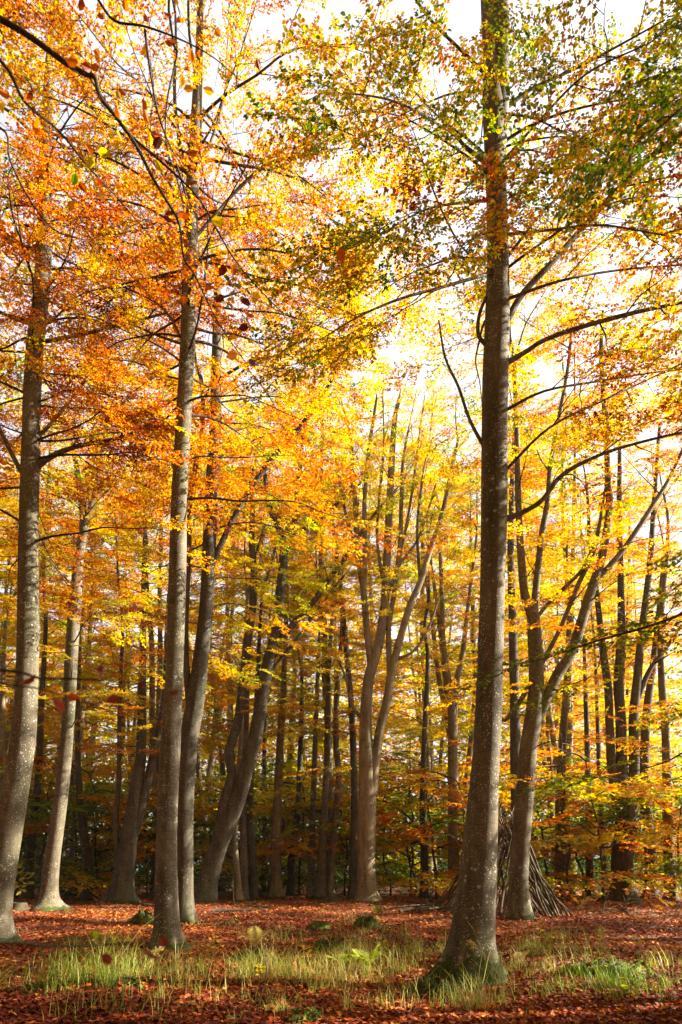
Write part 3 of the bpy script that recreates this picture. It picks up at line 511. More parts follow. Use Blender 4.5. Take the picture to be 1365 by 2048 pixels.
def near_right():
    g = np.random.default_rng(4); b = np.array([5.0, 4.4, float(gz(5, 4.4))]); root = thing('beech_tree', 'low bough of still green leaves reaching in from the right edge', 'tree', b)
    tr = MB(); sp = spline([[5, 4.4, -.3, .27], [5, 4.4, 1, .25], [4.98, 4.4, 4, .21], [4.95, 4.4, 8, .16], [4.9, 4.3, 11, .1]], 6); tr.tube(sp[:, :3], sp[:, 3], 16, 0, .012, 3, (.2, .6, 5, 0, 0.)); tr.build('trunk', BARK, root, b)
    cm = MB()
    for pts, st, r, to, sub in (([(1480, 1180, 4.2), (1365, 1228, 4.1), (1290, 1255, 4), (1200, 1280, 4), (1140, 1300, 4), (1090, 1318, 4)], [[4.95, 4.4, 3.3]], .014, 0., .45),
                       ([(1500, 1400, 5), (1400, 1480, 5), (1340, 1520, 5.2), (1260, 1545, 5.4), (1225, 1550, 5.5)], [[4.98, 4.4, 2.4]], .010, -.2, .3),
                       ([(1500, 90, 3.3), (1420, 170, 3.1), (1365, 215, 3), (1320, 255, 3), (1285, 290, 3)], [[4.9, 4.4, 6.2]], .014, -.6, .16),
                       ):
        P = np.vstack([st, [at(*q) for q in pts]]); s2 = spline(P, 5); lm = MB(); lm.tube(s2, np.linspace(r, .003, len(s2)), 6, 0); lm.build('limb', TWIG, root, b)
        leafy(cm, P, r, .003, g, False, .45, .3, sub, .55, to)
    bake(cm, 'near', .14, .05, .13, False, 5); cm.build('crown', [TWIG, LEAF], root, b)
near_right()

# ------------------------------------------------------------------ trees of the background: prototypes, then copies
def proto(seed, name, label, group, H, r, nstem, tone, z0, nb, Lr, leafp=1., bark=BARK_DARK):
    g = np.random.default_rng(seed); root = thing(name, label, 'tree', (0, 0, 0), group); tm = MB(); cm = MB()
    for k in range(nstem):
        p = np.array([0., 0, -.3]); pts = [[*p, r*1.25], [0, 0, .5, r*1.05]]; az = g.uniform(0, 6.3); lean = g.uniform(.01, .06) if nstem == 1 else g.uniform(.05, .2); fork = H*g.uniform(.12, .3); z = .5
        x = np.zeros(2); n = 9
        for i in range(n):
            dz = (H-.5)/n; z += dz
            if z > fork: x = x+np.array([math.sin(az), math.cos(az)])*lean*dz+g.normal(0, .09, 2); lean *= .9
            pts.append([x[0], x[1], z, r*(1 if nstem == 1 else .75)*(1-.93*(i+1)/n)**.8+.01])
        sp = spline(pts, 4); tm.tube(sp[:, :3], sp[:, 3], 8, 0, .02, seed+k, (.2, .5, 5, seed, 0.) if k == 0 else None)
        for j in range(nb):
            zz = z0+(H-.4-z0)*((j+g.random())/nb); q = at_z(sp, zz); L = Lr*(1.1-.5*zz/H)*g.uniform(.7, 1.2)
            leafy(cm, bough_path(q[:3], j*2.4+g.uniform(-.7, .7), R(g.uniform(0, 45)), L, g, 40), .035, .006, g, True, .2, .7, .8, 1.5, 0, 4, leafp)
    tm.build('trunk', bark, root); bake(cm, 'far', tone[0], tone[1], .09, False, seed); cm.build('crown', [TWIG, LEAF], root)
    return root
GB = 'slender beeches of the background wood'
protos = [proto(101, 'beech_tree', 'golden', GB, 28, .24, 1, (.38, .10), 7, 34, 3.4, 1., BARK_PALE), proto(102, 'beech_tree', 'amber', GB, 27, .25, 3, (.44, .09), 7, 15, 3.0, 1., BARK_PALE),
          proto(103, 'beech_tree', 'green', GB, 24, .19, 1, (.25, .10), 5, 32, 3.0), proto(104, 'beech_tree', 'orange', GB, 26, .22, 2, (.53, .09), 6, 20, 3.1, 1., BARK),
          proto(105, 'beech_tree', 'yellow', GB, 29, .26, 3, (.33, .09), 8, 15, 3.2, 1., BARK_PALE)]
PL = ['distant slender beech with golden leaves in the background wood', 'distant many-stemmed beech with amber leaves in the background wood', 'distant slender beech with green to yellow leaves in the background wood',
      'distant forked beech with orange leaves in the background wood', 'distant many-stemmed beech with yellow leaves in the background wood']
g = np.random.default_rng(77); used = [False]*5; spots = []
for row, (y0, y1, n) in enumerate(((31, 35, 5), (35, 40, 8), (40, 46, 9), (46, 53, 11), (53, 62, 14))):
    for k in range(n):
        y = g.uniform(y0, y1); x = ((k+.5+g.uniform(-.35, .35))/n-.5)*2*.60*y
        if not (x > 2 and 25.5 < y-.14*x < 31) and x < .5*y+1: spots.append((x, y))
for x, y in spots:
    px = PCX+F*x/y; pr = [.28, .22, .16, .20, .14] if px < 430 else ([.34, .16, .18, .08, .24] if px < 950 else [.22, .26, .10, .30, .12])
    i = int(g.choice(5, p=pr)); o = protos[i] if not used[i] else copy_tree(protos[i]); used[i] = True
    o.location = (x, y, float(gz(x, y))); o.rotation_euler = (0, 0, g.uniform(0, 6.28)); s = g.uniform(.85, 1.15); o.scale = (s, s, s); o['label'] = PL[i]
for i in range(5):
    if not used[i]: protos[i].location = (0, 64, 0); protos[i]['label'] = PL[i]
# unseen beeches added beyond the right edge, placed and scaled to shade the scene
for x, y, sc_ in ((9.5, 7.5, .75), (13.2, 8.3, .75), (8, 3.6, .75), (12.5, 4.2, .75), (9.3, 12.2, .42), (9.9, 14.4, .45), (13.5, 15.0, .6), (12.6, 17.0, .42), (13.6, 19.2, .42), (20, 18.2, .5), (15, 22.2, .45), (17.5, 25.5, .5), (17, 13.6, .5)):
    i = int(g.integers(0, 5)); o = copy_tree(protos[i]); o.location = (x, y, float(gz(x, y))); o.rotation_euler = (0, 0, g.uniform(0, 6.28)); o.scale = [sc_]*3; o['label'] = PL[i].replace('distant', 'unseen shading').replace('background wood', 'wood beyond the right edge'); o['group'] = 'shading beeches added beyond the right edge'
# unseen wood left and behind the viewer, added to block skylight
for x, y in ((-13, 6), (-12, 13), (-15, 19), (-8, 1), (-4, -5), (3, -6), (9, -5), (-13, -4), (0, -12), (7, -13), (-8, -12), (15, -9), (-18, 5), (-20, 14), (14, -1), (-14, -14), (-6, -8), (1, -9), (-2, -16), (5, -18), (12, -16), (-12, -9), (-17, -1), (8.5, -1.5), (-24, 8), (-11, 1.5), (18, -4), (-3, -10.5), (0, -20), (-10, -20), (16, -20)):
    i = int(g.integers(0, 5)); o = copy_tree(protos[i]); o.location = (x, y, float(gz(x, y))); o.rotation_euler = (0, 0, g.uniform(0, 6.28)); o['label'] = PL[i].replace('distant', 'unseen').replace('background wood', 'wood around the viewpoint'); o['group'] = 'beeches around the viewpoint'
# young understorey beeches
GU = 'young understorey beeches'
up = [proto(201, 'young_beech', 'o', GU, 5.0, .035, 1, (.60, .09), .7, 9, 2.0), proto(202, 'young_beech', 'y', GU, 5.5, .04, 1, (.36, .09), .7, 10, 2.1), proto(203, 'young_beech', 'g', GU, 4.6, .035, 1, (.17, .08), .6, 11, 2.0)]
UL = ['young orange-leaved beech with layered low branches under the tall trees', 'young yellow-leaved beech with layered low branches under the tall trees', 'young green-leaved beech with layered low branches under the tall trees']
us = [False]*3
for px, y, i, s in ((160, 33, 0, 1), (200, 31, 0, 1.1), (90, 30, 2, 1.1), (20, 29, 2, 1.2), (300, 31, 0, .9), (330, 33, 1, 1), (480, 33, 1, 1.1), (560, 33, 1, 1), (600, 34, 1, 1.1), (648, 33, 0, 1.1), (690, 34, 0, 1), (780, 34, 2, 1.1), (820, 33, 1, 1.1), (870, 31, 0, 1.05),
                    (830, 35, 2, 1.2), (940, 29, 0, 1), (980, 33, 1, 1), (1090, 31, 0, 1), (1130, 29, 1, 1.1), (1160, 33, 2, 1.1), (1200, 28, 0, 1), (1290, 31, 0, 1.1), (1340, 29, 2, 1), (1390, 27, 1, 1.1), (420, 34, 2, 1.1), (250, 34, 2, 1.2), (720, 37, 1, 1.2), (1250, 35, 2, 1.2), (540, 36, 2, 1.2)):
    o = up[i] if not us[i] else copy_tree(up[i]); us[i] = True; x = (px-PCX)/F*y; o.location = (x, y, float(gz(x, y))); s *= g.uniform(.9, 1.1)*1.15; o.scale = (s, s, s); o.rotation_euler = (0, 0, g.uniform(0, 6.28)); o['label'] = UL[i]
# far wood and evergreen undergrowth: masses nobody could count
def mass(name, n, fx, fy, fz, size, tone, mat_, seed):
    g = np.random.default_rng(seed); y = fy(g, n); x = fx(g, n, y); z = fz(g, n, x, y); P = np.stack([x, y, z], 1)
    D = unit(g.normal(0, 1, (n, 3))*[1, 1, .4]); nr = np.array([0, 0, 1.])+g.normal(0, .5, (n, 3)); nr = unit(nr-D*(nr*D).sum(1, keepdims=True)); ln = size*g.uniform(.6, 1.3, n)
    mb = MB(); mb.add(leaf_frames(P, D, nr, ln, ln*.7, False), np.arange(n)[:, None]*4+np.array([[0, 1, 2, 3]]), 0, np.clip(tone(g, P), 0, 1)); return tag(mb.build(name, mat_), kind='stuff')
def clump(x, y, k=1.): return .5+.28*np.sin(x*.9*k+1.3*np.sin(y*.4))+.22*np.sin(x*2.3*k+y*.7)
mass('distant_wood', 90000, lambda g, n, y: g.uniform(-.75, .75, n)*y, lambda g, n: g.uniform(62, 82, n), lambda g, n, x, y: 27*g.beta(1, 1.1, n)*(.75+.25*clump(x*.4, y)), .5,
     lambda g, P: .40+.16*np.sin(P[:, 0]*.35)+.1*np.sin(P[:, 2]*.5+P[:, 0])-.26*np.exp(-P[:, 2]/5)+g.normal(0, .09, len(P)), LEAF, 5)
mass('background_thicket', 60000, lambda g, n, y: g.uniform(-.75, .75, n)*y, lambda g, n: g.uniform(56, 72, n), lambda g, n, x, y: 11*g.beta(1, 1.3, n), .5,
     lambda g, P: .22+.12*np.sin(P[:, 0]*.5)+.035*P[:, 2]+g.normal(0, .08, len(P)), MOSSL, 15)
mass('undergrowth', 95000, lambda g, n, y: g.uniform(-.68, .68, n)*y, lambda g, n: g.uniform(34, 60, n), lambda g, n, x, y: .05+g.beta(1, 1.4, n)*(.8+3.8*clump(x, y)*np.clip((y-33)/10, .25, 1)), .13,
     lambda g, P: g.normal(.14, .12, len(P))+.10*(P[:, 2] > 2.5), MOSSL, 6)

# ------------------------------------------------------------------ leaf litter
def litter(n=170000):
    g = np.random.default_rng(8); u = g.random(n); y = 4.5*(34/4.5)**u; x = g.uniform(-.62, .62, n)*y+g.normal(0, .3, n)
    P = np.stack([x, y, gz(x, y)+.004+.03*g.random(n)], 1); a = g.uniform(0, 6.28, n); D = unit(np.stack([np.cos(a), np.sin(a), g.normal(0, .28, n)], 1))
    nr = np.array([0, 0, 1.])+g.normal(0, .38, (n, 3)); nr = unit(nr-D*(nr*D).sum(1, keepdims=True)); ln = g.uniform(.042, .075, n)*(1+.016*y)
    tone = np.clip(g.normal(.42, .24, n)+.12*np.sin(x*.8+y*.5)+.012*(12-y), 0, 1); mb = MB()
    mb.add(leaf_frames(P, D, nr, ln, ln*.68, False), np.arange(n)[:, None]*4+np.array([[0, 1, 2, 3]]), 0, tone); tag(mb.build('fallen_leaves', LITTER), kind='stuff')
litter()
# ------------------------------------------------------------------ grass
def grass():
    g = np.random.default_rng(9); mb = MB(); zones = [  # px, py, half width, half height, tufts, blade height, tone
        (620, 1955, 190, 22, 95, .34, .62), (720, 1925, 110, 22, 50, .32, .55), (210, 1962, 120, 20, 42, .46, .45), (400, 1958, 130, 25, 26, .34, .6), (90, 1985, 110, 30, 30, .45, .25),
        (830, 1925, 90, 35, 40, .34, .55), (1130, 1905, 80, 30, 34, .42, .5), (1330, 1925, 40, 25, 14, .34, .6), (1240, 1995, 130, 30, 60, .26, .2), (1080, 1960, 60, 25, 12, .3, .6),
        (600, 1880, 250, 20, 40, .26, .45), (150, 1890, 120, 18, 22, .28, .4), (450, 1850, 80, 14, 14, .22, .6), (450, 2010, 300, 30, 40, .26, .45), (880, 2010, 120, 30, 20, .28, .5), (740, 1840, 60, 14, 10, .2, .4), (1000, 1990, 60, 30, 12, .5, .6)]
    B = []
    for px, py, hw, hh, n, h, t in zones:
        for _ in range(int(n*.62)):
            c = ground(px+g.normal(0, hw*.6), py+g.normal(0, hh*.55)); k = int(g.integers(8, 38)*g.uniform(.4, 1.3))+3; th = t-.06+g.normal(0, .10); hh2 = h*g.uniform(.5, 1.5)*.85; sp = g.uniform(.03, .18)
            for _ in range(k): B.append((c[0]+g.normal(0, sp), c[1]+g.normal(0, sp), hh2*g.uniform(.4, 1.35)*(1.7 if g.random() < .05 else 1), th+g.normal(0, .16)))
    B = np.array(B); n = len(B); a = g.uniform(0, 6.28, n); ln = g.uniform(.15, .9, n); W = g.uniform(.002, .0042, n); base = np.stack([B[:, 0], B[:, 1], gz(B[:, 0], B[:, 1])], 1)
    dr = np.stack([np.cos(a), np.sin(a), 0*a], 1); sd_ = np.stack([-np.sin(a+.6), np.cos(a+.6), 0*a], 1); V = []
    for s, wv in ((0, 1), (.35, .95), (.7, .7), (1, .08)):
        c = base+dr*(B[:, 2]*ln*s**1.8)[:, None]+np.array([0, 0, 1.])*(B[:, 2]*(s-.32*ln*s*s))[:, None]; V += [c+sd_*(W*wv)[:, None], c-sd_*(W*wv)[:, None]]
    V = np.stack(V, 1); i = np.arange(n)[:, None]*8; q = np.concatenate([i+np.array([[0, 2, 3, 1]]), i+np.array([[2, 4, 5, 3]]), i+np.array([[4, 6, 7, 5]])]); mb.add(V, q, 0, np.tile(np.clip(B[:, 3], 0, 1), 3))
    tag(mb.build('grass', GRASS), kind='stuff')
grass()
# ------------------------------------------------------------------ branch den
def den():
    g = np.random.default_rng(10); c = ground(1000, 1826); Y = c[1]; apex = at(1014, 1640, Y); root = thing('branch_den', 'cone shaped den of leaning dead branches behind the nearest trunk', 'den', (c[0], Y, 0))
    n = 78
    for i in range(n):
        a = 2*math.pi*i/n+g.uniform(-.05, .05); rad = 2.05*g.uniform(.8, 1.12); b = np.array([c[0]+rad*math.cos(a), Y+rad*math.sin(a), -.05]); b[2] += float(gz(b[0], b[1]))
        full = apex+g.normal(0, .20, 3)+(b-c)*g.uniform(-.25, .12)*np.array([1, 1, 0]); f = g.uniform(.6, 1.1) if i % 3 else g.uniform(.9, 1.14); e = b+(full-b)*f
        k = 7; t = np.linspace(0, 1, k)[:, None]; P = b+(e-b)*t+np.cumsum(g.normal(0, .034, (k, 3)), 0)*(t > 0); P[:, 2] += -.10*g.random()*np.sin(math.pi*t[:, 0]); r = g.uniform(.014, .055)
        mb = MB(); mb.tube(spline(P, 2), np.linspace(r, r*.5, 2*k-1), 6, 0, .03, i, None, True)
        if g.random() < .5:
            j = int(g.integers(3, 6)); d = unit(e-b)+g.normal(0, .5, 3); mb.tube(np.array([P[j], P[j]+d*.25, P[j]+d*.5+[0, 0, .06]]), [r*.4, r*.3, r*.15], 4, 0)
        mb.build('pole', POLE if i % 4 else TWIG, root, (c[0], Y, 0))
den()
# ------------------------------------------------------------------ dead wood on the floor
def fallen(label, pts, w, m=POLE, twigs=0, seed=0, group=None, lift=.5):
    g = np.random.default_rng(seed); P = np.array([ground(x, y) for x, y in pts]); z = (P-CAM)@FW; r = w*.5*z.mean()/F; P[:, 2] = gz(P[:, 0], P[:, 1])+r*lift
    if len(pts[0]) == 2 and twigs < 0: P[-1, 2] += .35; twigs = 2
    s = spline(P, 6); mb = MB(); mb.tube(s, np.linspace(r, r*.55, len(s)), 8, 0, .05, seed, None, True)
    for k in range(twigs):
        i = int(g.integers(len(s)//4, len(s)-1)); d = unit(s[-1]-s[0])*.6+g.normal(0, .5, 3); d[2] = abs(d[2])*.8+.05; L = g.uniform(.3, .9)
        mb.tube(np.array([s[i], s[i]+d*L*.5, s[i]+d*L+g.normal(0, .05, 3)]), [r*.45, r*.3, r*.12], 5, 0)
    o = s.mean(0); return tag(mb.build('fallen_branch', m, None, o), label, 'branch', group)
fallen('long brown fallen log lying behind the leaning twin beech base', [(425, 1824), (470, 1823), (535, 1822)], 9, TWIG, 2, 1)
fallen('reddish stick leaning beside the leaning twin beech base', [(420, 1806), (450, 1809), (478, 1816)], 6, POLE, 1, 2)
fallen('dark fallen branch by the foot of the dark two-stemmed old beech', [(258, 1806), (285, 1810), (318, 1812)], 7, TWIG, 2, 3)
fallen('pale thin twig propped up left of the dark old beech base', [(176, 1806), (200, 1808), (222, 1806)], 4, POLE, -1, 4)
GBR = 'brushwood heap beside the den'
for i, (p, w) in enumerate((([(780, 1812), (835, 1814), (890, 1818)], 6), ([(800, 1824), (845, 1822), (893, 1824)], 7), ([(815, 1806), (860, 1812), (905, 1826)], 6), ([(770, 1820), (820, 1816), (870, 1812)], 4), ([(840, 1830), (880, 1826), (915, 1822)], 6), ([(858, 1804), (885, 1812), (900, 1832)], 5))):
    fallen('dead branch in the brushwood heap left of the branch den', p, w, TWIG if i % 2 else POLE, 3, 10+i, GBR, .5+i*.5)
fallen('grey twiggy dead branch on red leaves left of the three-stemmed beech', [(1165, 1830), (1215, 1826), (1272, 1820)], 5, TWIG, 5, 20)
fallen('short forked dead twig on red leaves in front of the three-stemmed beech', [(1205, 1816), (1240, 1822), (1262, 1832)], 4, TWIG, 4, 21)
fallen('pale curved stick in the grass at the bottom edge', [(448, 2042), (480, 2034), (505, 2016), (522, 2006)], 8, POLE, 0, 22)
fallen('dark crooked stick beside the pale curved stick at the bottom', [(498, 2032), (525, 2022), (548, 2000)], 8, TWIG, 1, 23)
fallen('pale straight stick on bright leaves right of the nearest trunk', [(1052, 1957), (1078, 1947), (1104, 1936)], 7, POLE, 0, 24)
fallen('thin tan stick in straw left of the nearest trunk foot', [(862, 1934), (880, 1926), (900, 1917)], 5, POLE, 1, 25)
# ------------------------------------------------------------------ moss mounds and stumps
def moss_mat():
    m, n, out = mat('moss'); L = n.links.new; tc = N(n, 'ShaderNodeTexCoord'); V = tc.outputs['Object']
    n1 = N(n, 'ShaderNodeTexNoise', i_Scale=7., i_Detail=6.); L(V, n1.inputs['Vector']); n2 = N(n, 'ShaderNodeTexNoise', i_Scale=90., i_Detail=3.); L(V, n2.inputs['Vector'])
    c = ramp(n, [(.3, (.03, .022, .012)), (.45, (.045, .06, .01)), (.65, (.12, .16, .015)), (.8, (.24, .26, .03))], n1.outputs[0])
    b = N(n, 'ShaderNodeBsdfPrincipled', i_Roughness=.9); L(c, b.inputs['Base Color']); bu = N(n, 'ShaderNodeBump', i_Strength=1., i_Distance=.02); L(n2.outputs[0], bu.inputs['Height']); L(bu.outputs[0], b.inputs['Normal']); L(b.outputs[0], out.inputs[0]); return m
MOSS = moss_mat()
def mound(name, label, cat, px, py, wpx, hpx, seed, tone=.4, depth=.7, fuzz=900, flat=2.5):
    g = np.random.default_rng(seed); c = ground(px, py); s = c[1]/F*1.0; a = wpx*.55*s; h = hpx*s*.72; c[2] = float(gz(c[0], c[1])); mb = MB(); nr, na = 12, 36
    th = np.arange(na)*2*math.pi/na; ph = [g.uniform(0, 6, 6)]; v = []
    def rad(t): return 1+.2*np.sin(2*t+ph[0][0])+.15*np.sin(3*t+ph[0][1])+.1*np.sin(5*t+ph[0][2])+.06*np.sin(9*t+ph[0][3])
    def hz(r, t): return (1-r**flat)*h*(1+.38*np.sin(t*2+ph[0][3])*r+.26*np.sin(t*3+6*r+ph[0][4])+.12*np.sin(t*7-9*r))+.012*np.sin(t*9+r*14)*(r < .97)
    for i in range(nr+1):
        r = .02+.98*i/nr; v.append(np.stack([a*r*rad(th)*np.cos(th), depth*a*r*rad(th)*np.sin(th), np.where(r > .99, -.06, hz(r, th))+0*th], 1))
    i = np.arange(nr)[:, None]*na; j = np.arange(na)[None]; j2 = (j+1) % na
    mb.add(np.concatenate(v)+c, np.stack([i+j, i+na+j, i+na+j2, i+j2], -1), 0, 0, True)
    if fuzz:
        r = np.sqrt(g.random(fuzz)); t = g.uniform(0, 6.28, fuzz); P = np.stack([a*r*rad(t)*np.cos(t), depth*a*r*rad(t)*np.sin(t), np.maximum(hz(r, t), 0)-.004], 1)+c
        D = unit(np.stack([np.cos(t)*r*.8, np.sin(t)*r*.8, .7+0*t], 1)+g.normal(0, .35, (fuzz, 3))); nn = g.normal(0, 1, (fuzz, 3)); nn = unit(nn-D*(nn*D).sum(1, keepdims=True)); ln = g.uniform(.012, .03, fuzz)*max(1, s*110)
        mb.add(leaf_frames(P, D, nn, ln, ln*.5, False), np.arange(fuzz)[:, None]*4+np.array([[0, 1, 2, 3]]), 1, np.clip(g.normal(tone, .2, fuzz), 0, 1))
    k = int(40+wpx*.9); r = np.sqrt(g.random(k))*1.05; t = g.uniform(0, 6.28, k); P = np.stack([a*r*rad(t)*np.cos(t), depth*a*r*rad(t)*np.sin(t), np.where(r < .98, np.maximum(hz(np.minimum(r, .97), t), 0), 0)+.012], 1)+c   # dead leaves lying on it
    D = unit(g.normal(0, 1, (k, 3))*[1, 1, .3]); nn = np.array([0, 0, 1.])+g.normal(0, .4, (k, 3)); nn = unit(nn-D*(nn*D).sum(1, keepdims=True)); ln = g.uniform(.05, .08, k)*max(1, s*90)
    mb.add(leaf_frames(P, D, nn, ln, ln*.66, False), np.arange(k)[:, None]*4+np.array([[0, 1, 2, 3]]), 2, np.clip(g.normal(.45, .25, k), 0, 1))
    return tag(mb.build(name, [MOSS, MOSSL, LITTER], None, c), label, cat)
mound('mossy_stump', 'wide low rotten stump with bright moss on red leaves at right', 'stump', 1212, 1962, 150, 34, 1, .45, .6, 2600, 4)
mound('moss_cushion', 'bright yellow green moss cushion on the right end of the rotten stump', 'moss', 1278, 1957, 42, 30, 2, .8, .8, 900)
mound('mossy_stump', 'dark mossy stump in grass right of the tall left beech', 'stump', 503, 1927, 82, 30, 3, .25, .7, 1500, 3)
mound('moss_mound', 'low bright moss mound beside the dark mossy stump', 'moss', 548, 1929, 50, 16, 4, .7, .7, 900)
mound('moss_mound', 'dark mossy mound behind the bright grass near the picture centre', 'moss', 662, 1905, 74, 24, 5, .2, .7, 1300)
mound('moss_mound', 'small round green moss mound on red leaves in front of the slim trio', 'moss', 637, 1862, 42, 18, 6, .5, .8, 700)
mound('moss_mound', 'brown green mound below the central forked beech', 'moss', 737, 1858, 52, 26, 7, .3, .8, 600)
mound('moss_mound', 'yellowish mossy mound just left of the tall left beech foot', 'moss', 286, 1844, 50, 28, 8, .6, .8, 800)
mound('moss_mound', 'dark mossy mound in the left foreground grass', 'moss', 258, 1990, 62, 24, 9, .25, .8, 1200)
mound('moss_mound', 'dark green moss mound at the bottom edge near the sticks', 'moss', 606, 2036, 74, 26, 10, .4, .8, 1500)
mound('moss_mound', 'moss heap at the left root of the nearest trunk', 'moss', 872, 1978, 90, 36, 12, .3, .7, 1800, 1.6)
def stump(label, px, py, wpx, hpx, seed):
    g = np.random.default_rng(seed); c = ground(px, py); s = c[1]/F; c[2] = float(gz(c[0], c[1])); r = wpx*.5*s; h = hpx*s; root = thing('tree_stump', label, 'stump', c)
    mb = MB(); P = np.array([[c[0], c[1], c[2]+z] for z in (-.1, 0, .3*h, .6*h, h)]); mb.tube(P, [r*1.25, r*1.15, r, r*.95, r*.9], 20, 0, .05, seed, (.12, .4, 5, seed, c[2])); mb.build('stump_body', TWIG, root, c)
    mb = MB(); k = 20; th = np.arange(k)*2*math.pi/k; rr = [0.01, .5, .98]; v = np.concatenate([np.stack([c[0]+r*.92*q*np.cos(th), c[1]+r*.92*q*np.sin(th), c[2]+h-.01+g.normal(0, .012, k)], 1) for q in rr]); i = np.arange(2)[:, None]*k; j = np.arange(k)[None]
    mb.add(v, np.stack([i+j, i+k+j, i+k+(j+1) % k, i+(j+1) % k], -1), 0, 0); mb.build('cut_top', TWIG, root, c)
stump('dark cut stump beside the left edge beech', 36, 1824, 36, 15, 1)
stump('small dark stump at the foot of the slim trio', 664, 1806, 34, 12, 3)
# ------------------------------------------------------------------ ferns, seedlings, dry stalks
def fern(name, label, px, py, hpx, n, seed, tone, m, spread=(.25, .8)):
    g = np.random.default_rng(seed); c = ground(px, py); c[2] = float(gz(c[0], c[1])); h = hpx*c[1]/F; root = thing(name, label, 'fern', c)
    for k in range(n):
        a = 6.28*k/n+g.uniform(-.4, .4); L = h*g.uniform(.8, 1.2); s = np.linspace(0, 1, 12)[:, None]; o = g.uniform(*spread); R_ = np.array([math.cos(a), math.sin(a), 0])
        P = c+R_*(L*o*s**1.3)+np.array([0, 0, 1])*(L*(s*1.05-.45*s**2.2*(o+.3))); mb = MB(); mb.tube(P, np.linspace(.003, .001, 12), 4, 0, t=tone); T = unit(np.gradient(P, axis=0)); S_ = unit(np.cross(T, [0, 0, 1.]))
        pp = []; dd = []; ll = []
        for u in np.linspace(.14, .97, 12):
            i = u*11; i0 = int(i); q = P[i0]+(P[min(11, i0+1)]-P[i0])*(i-i0)
            for sg in (-1, 1): pp.append(q); dd.append(unit(S_[i0]*sg+T[i0]*.45+[0, 0, -.12])); ll.append(L*.30*math.sin(math.pi*min(1, (1-u)*.9+.06))**.8+.008)
        pp, dd, ll = map(np.array, (pp, dd, ll)); nn = np.cross(T.mean(0), S_.mean(0))*-1+g.normal(0, .2, (len(pp), 3)); nn = unit(nn-dd*(nn*dd).sum(1, keepdims=True))
        mb.add(leaf_frames(pp, dd, nn, ll, ll*.2, False), np.arange(len(pp))[:, None]*4+np.array([[0, 1, 2, 3]]), 0, np.clip(g.normal(tone, .1, len(pp)), 0, 1)); mb.build('frond', m, root, c)
fern('fern', 'bright green fern standing in sunlit grass at the centre', 736, 1938, 62, 7, 1, .85, MOSSL)
fern('fern', 'smaller green fern at the left of the bright centre fern', 690, 1936, 44, 6, 2, .7, MOSSL)
fern('fern', 'small yellow green fern under the left beeches', 190, 1888, 26, 5, 3, .9, MOSSL)
fern('fern', 'low green fern at the foot of the central forked beech', 757, 1826, 22, 6, 4, .5, MOSSL)
fern('bracken', 'withered pale brown bracken right of the tall left beech', 512, 1892, 48, 5, 5, .75, GRASS)
fern('bracken', 'dry bracken sprig in grass right of the nearest trunk', 1040, 1935, 46, 4, 6, .9, GRASS)
def seedling(label, px, py, hpx, nl, tone, seed):
    g = np.random.default_rng(seed); c = ground(px, py); c[2] = float(gz(c[0], c[1])); h = hpx*c[1]/F; root = thing('seedling', label, 'seedling', c); P = c+np.array([[0, 0, 0], [.03, .01, .5], [-.02, 0, 1]])*h; mb = MB(); mb.tube(spline(P, 4), np.linspace(.004, .0015, 9), 4); mb.build('stem', TWIG, root, c)
    n = nl; u = g.uniform(.3, 1, n); pp = c+np.stack([0*u, 0*u, u*h], 1); a = np.arange(n)*2.4; d = unit(np.stack([np.cos(a), np.sin(a), g.normal(.15, .3, n)], 1)); pp = pp+d*.02; nn = np.array([0, 0, 1.])+g.normal(0, .4, (n, 3)); nn = unit(nn-d*(nn*d).sum(1, keepdims=True)); ln = g.uniform(.06, .1, n)
    mb = MB(); i = np.arange(n)[:, None]*6; t = np.clip(g.normal(tone, .08, n), 0, 1); mb.add(leaf_frames(pp, d, nn, ln, ln*.65, True), np.concatenate([i+np.array([[0, 1, 2, 3]]), i+np.array([[0, 3, 4, 5]])]), 0, np.concatenate([t, t])); mb.build('leaves', LEAF, root, c)
for a in (('yellow seedling in the grass left of the bright fern', 612, 1934, 40, 14, .38, 1), ('yellow leafy seedling among grass right of the dark mossy stump', 520, 1962, 30, 12, .35, 2), ('thin seedling with few leaves right of the tall left beech', 430, 1888, 38, 8, .3, 3),
          ('green seedling on red leaves right of the nearest trunk', 1080, 1876, 34, 9, .25, 4), ('tiny red leaved seedling in front of the nearest trunk', 974, 2026, 22, 6, .8, 5), ('bushy yellow green seedling behind the bright fern', 765, 1915, 34, 16, .3, 6),
          ('green leafy seedling in dark grass at lower right', 1262, 2010, 44, 16, .2, 7), ('yellow green seedling beyond the grass tuft at right', 1275, 1900, 22, 8, .25, 8)): seedling(*a)
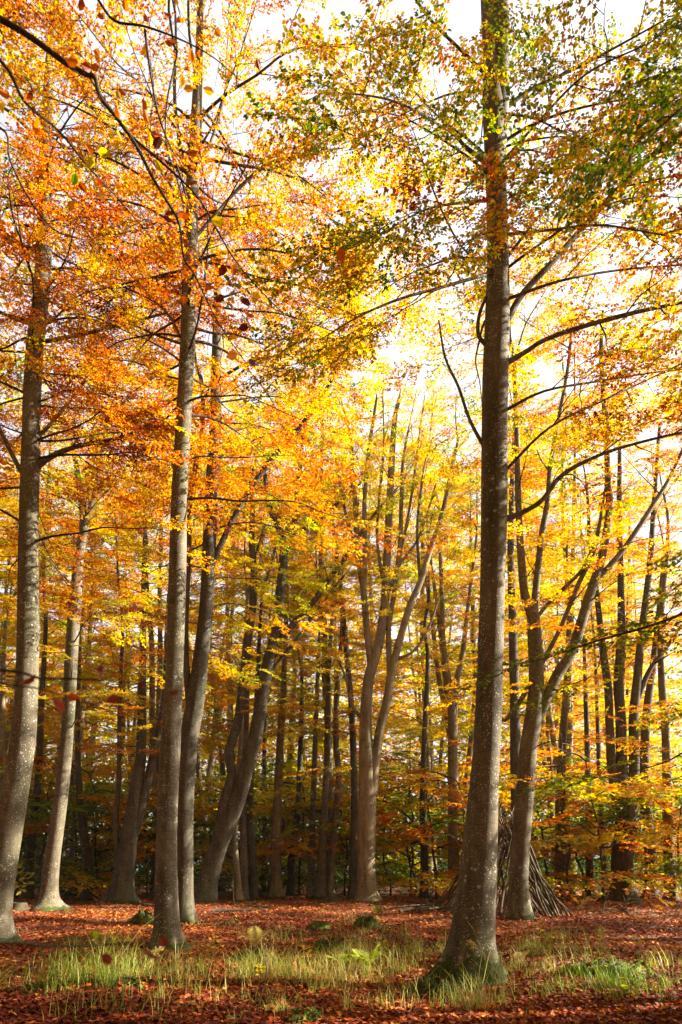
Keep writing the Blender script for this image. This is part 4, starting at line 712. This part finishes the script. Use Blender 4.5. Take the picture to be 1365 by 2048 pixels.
def stalk(label, pts, seed, head):
    g = np.random.default_rng(seed); b = ground(*pts[0]); P = np.array([at(x, y, b[1]) for x, y in pts]); P[0, 2] = float(gz(b[0], b[1])); root = thing('grass_stalk', label, 'grass stalk', P[0]); s = spline(P, 6); mb = MB(); mb.tube(s, np.linspace(.0035, .0015, len(s)), 5, 0, t=.85); mb.build('stem', GRASS, root, P[0])
    mb = MB(); n = 130; u = g.uniform(1-head, 1, n)*(len(s)-1); i = u.astype(int); q = s[i]+g.normal(0, .012, (n, 3)); d = unit(unit(s[-1]-s[-4])+g.normal(0, .6, (n, 3))); nn = g.normal(0, 1, (n, 3)); nn = unit(nn-d*(nn*d).sum(1, keepdims=True)); ln = g.uniform(.02, .05, n)
    mb.add(leaf_frames(q, d, nn, ln, ln*.3, False), np.arange(n)[:, None]*4+np.array([[0, 1, 2, 3]]), 0, np.clip(g.normal(.95, .05, n), 0, 1)); mb.build('seed_head', GRASS, root, P[0])
stalk('tall dry grass stalk with fluffy brown head over red leaves', [(1140, 1905), (1143, 1870), (1149, 1835), (1162, 1810), (1180, 1793)], 1, .35)
stalk('arching straw stalk with pale seed head before the tall left beech', [(245, 1955), (270, 1932), (300, 1910), (329, 1893)], 2, .3)
stalk('long thin straw stalk crossing the nearest trunk foot', [(1030, 2020), (1010, 1975), (975, 1915), (935, 1882)], 3, .12)

# ------------------------------------------------------------------ the lit autumn air
def haze():
    mb = MB(); x, y0, y1, z0, z1 = 98, -48, 108, -1.4, 48
    v = [(-x, y0, z0), (x, y0, z0), (x, y1, z0), (-x, y1, z0), (-x, y0, z1), (x, y0, z1), (x, y1, z1), (-x, y1, z1)]
    mb.add(v, [(0, 3, 2, 1), (4, 5, 6, 7), (0, 1, 5, 4), (1, 2, 6, 5), (2, 3, 7, 6), (3, 0, 4, 7)])
    m, n, out = mat('haze'); p = N(n, 'ShaderNodeVolumePrincipled'); p.inputs['Color'].default_value = (.96, .95, .92, 1); p.inputs['Density'].default_value = .00022; p.inputs['Anisotropy'].default_value = .3
    n.links.new(p.outputs[0], out.inputs['Volume']); tag(mb.build('haze', m), kind='stuff')
haze(); cy.volume_bounces = 0
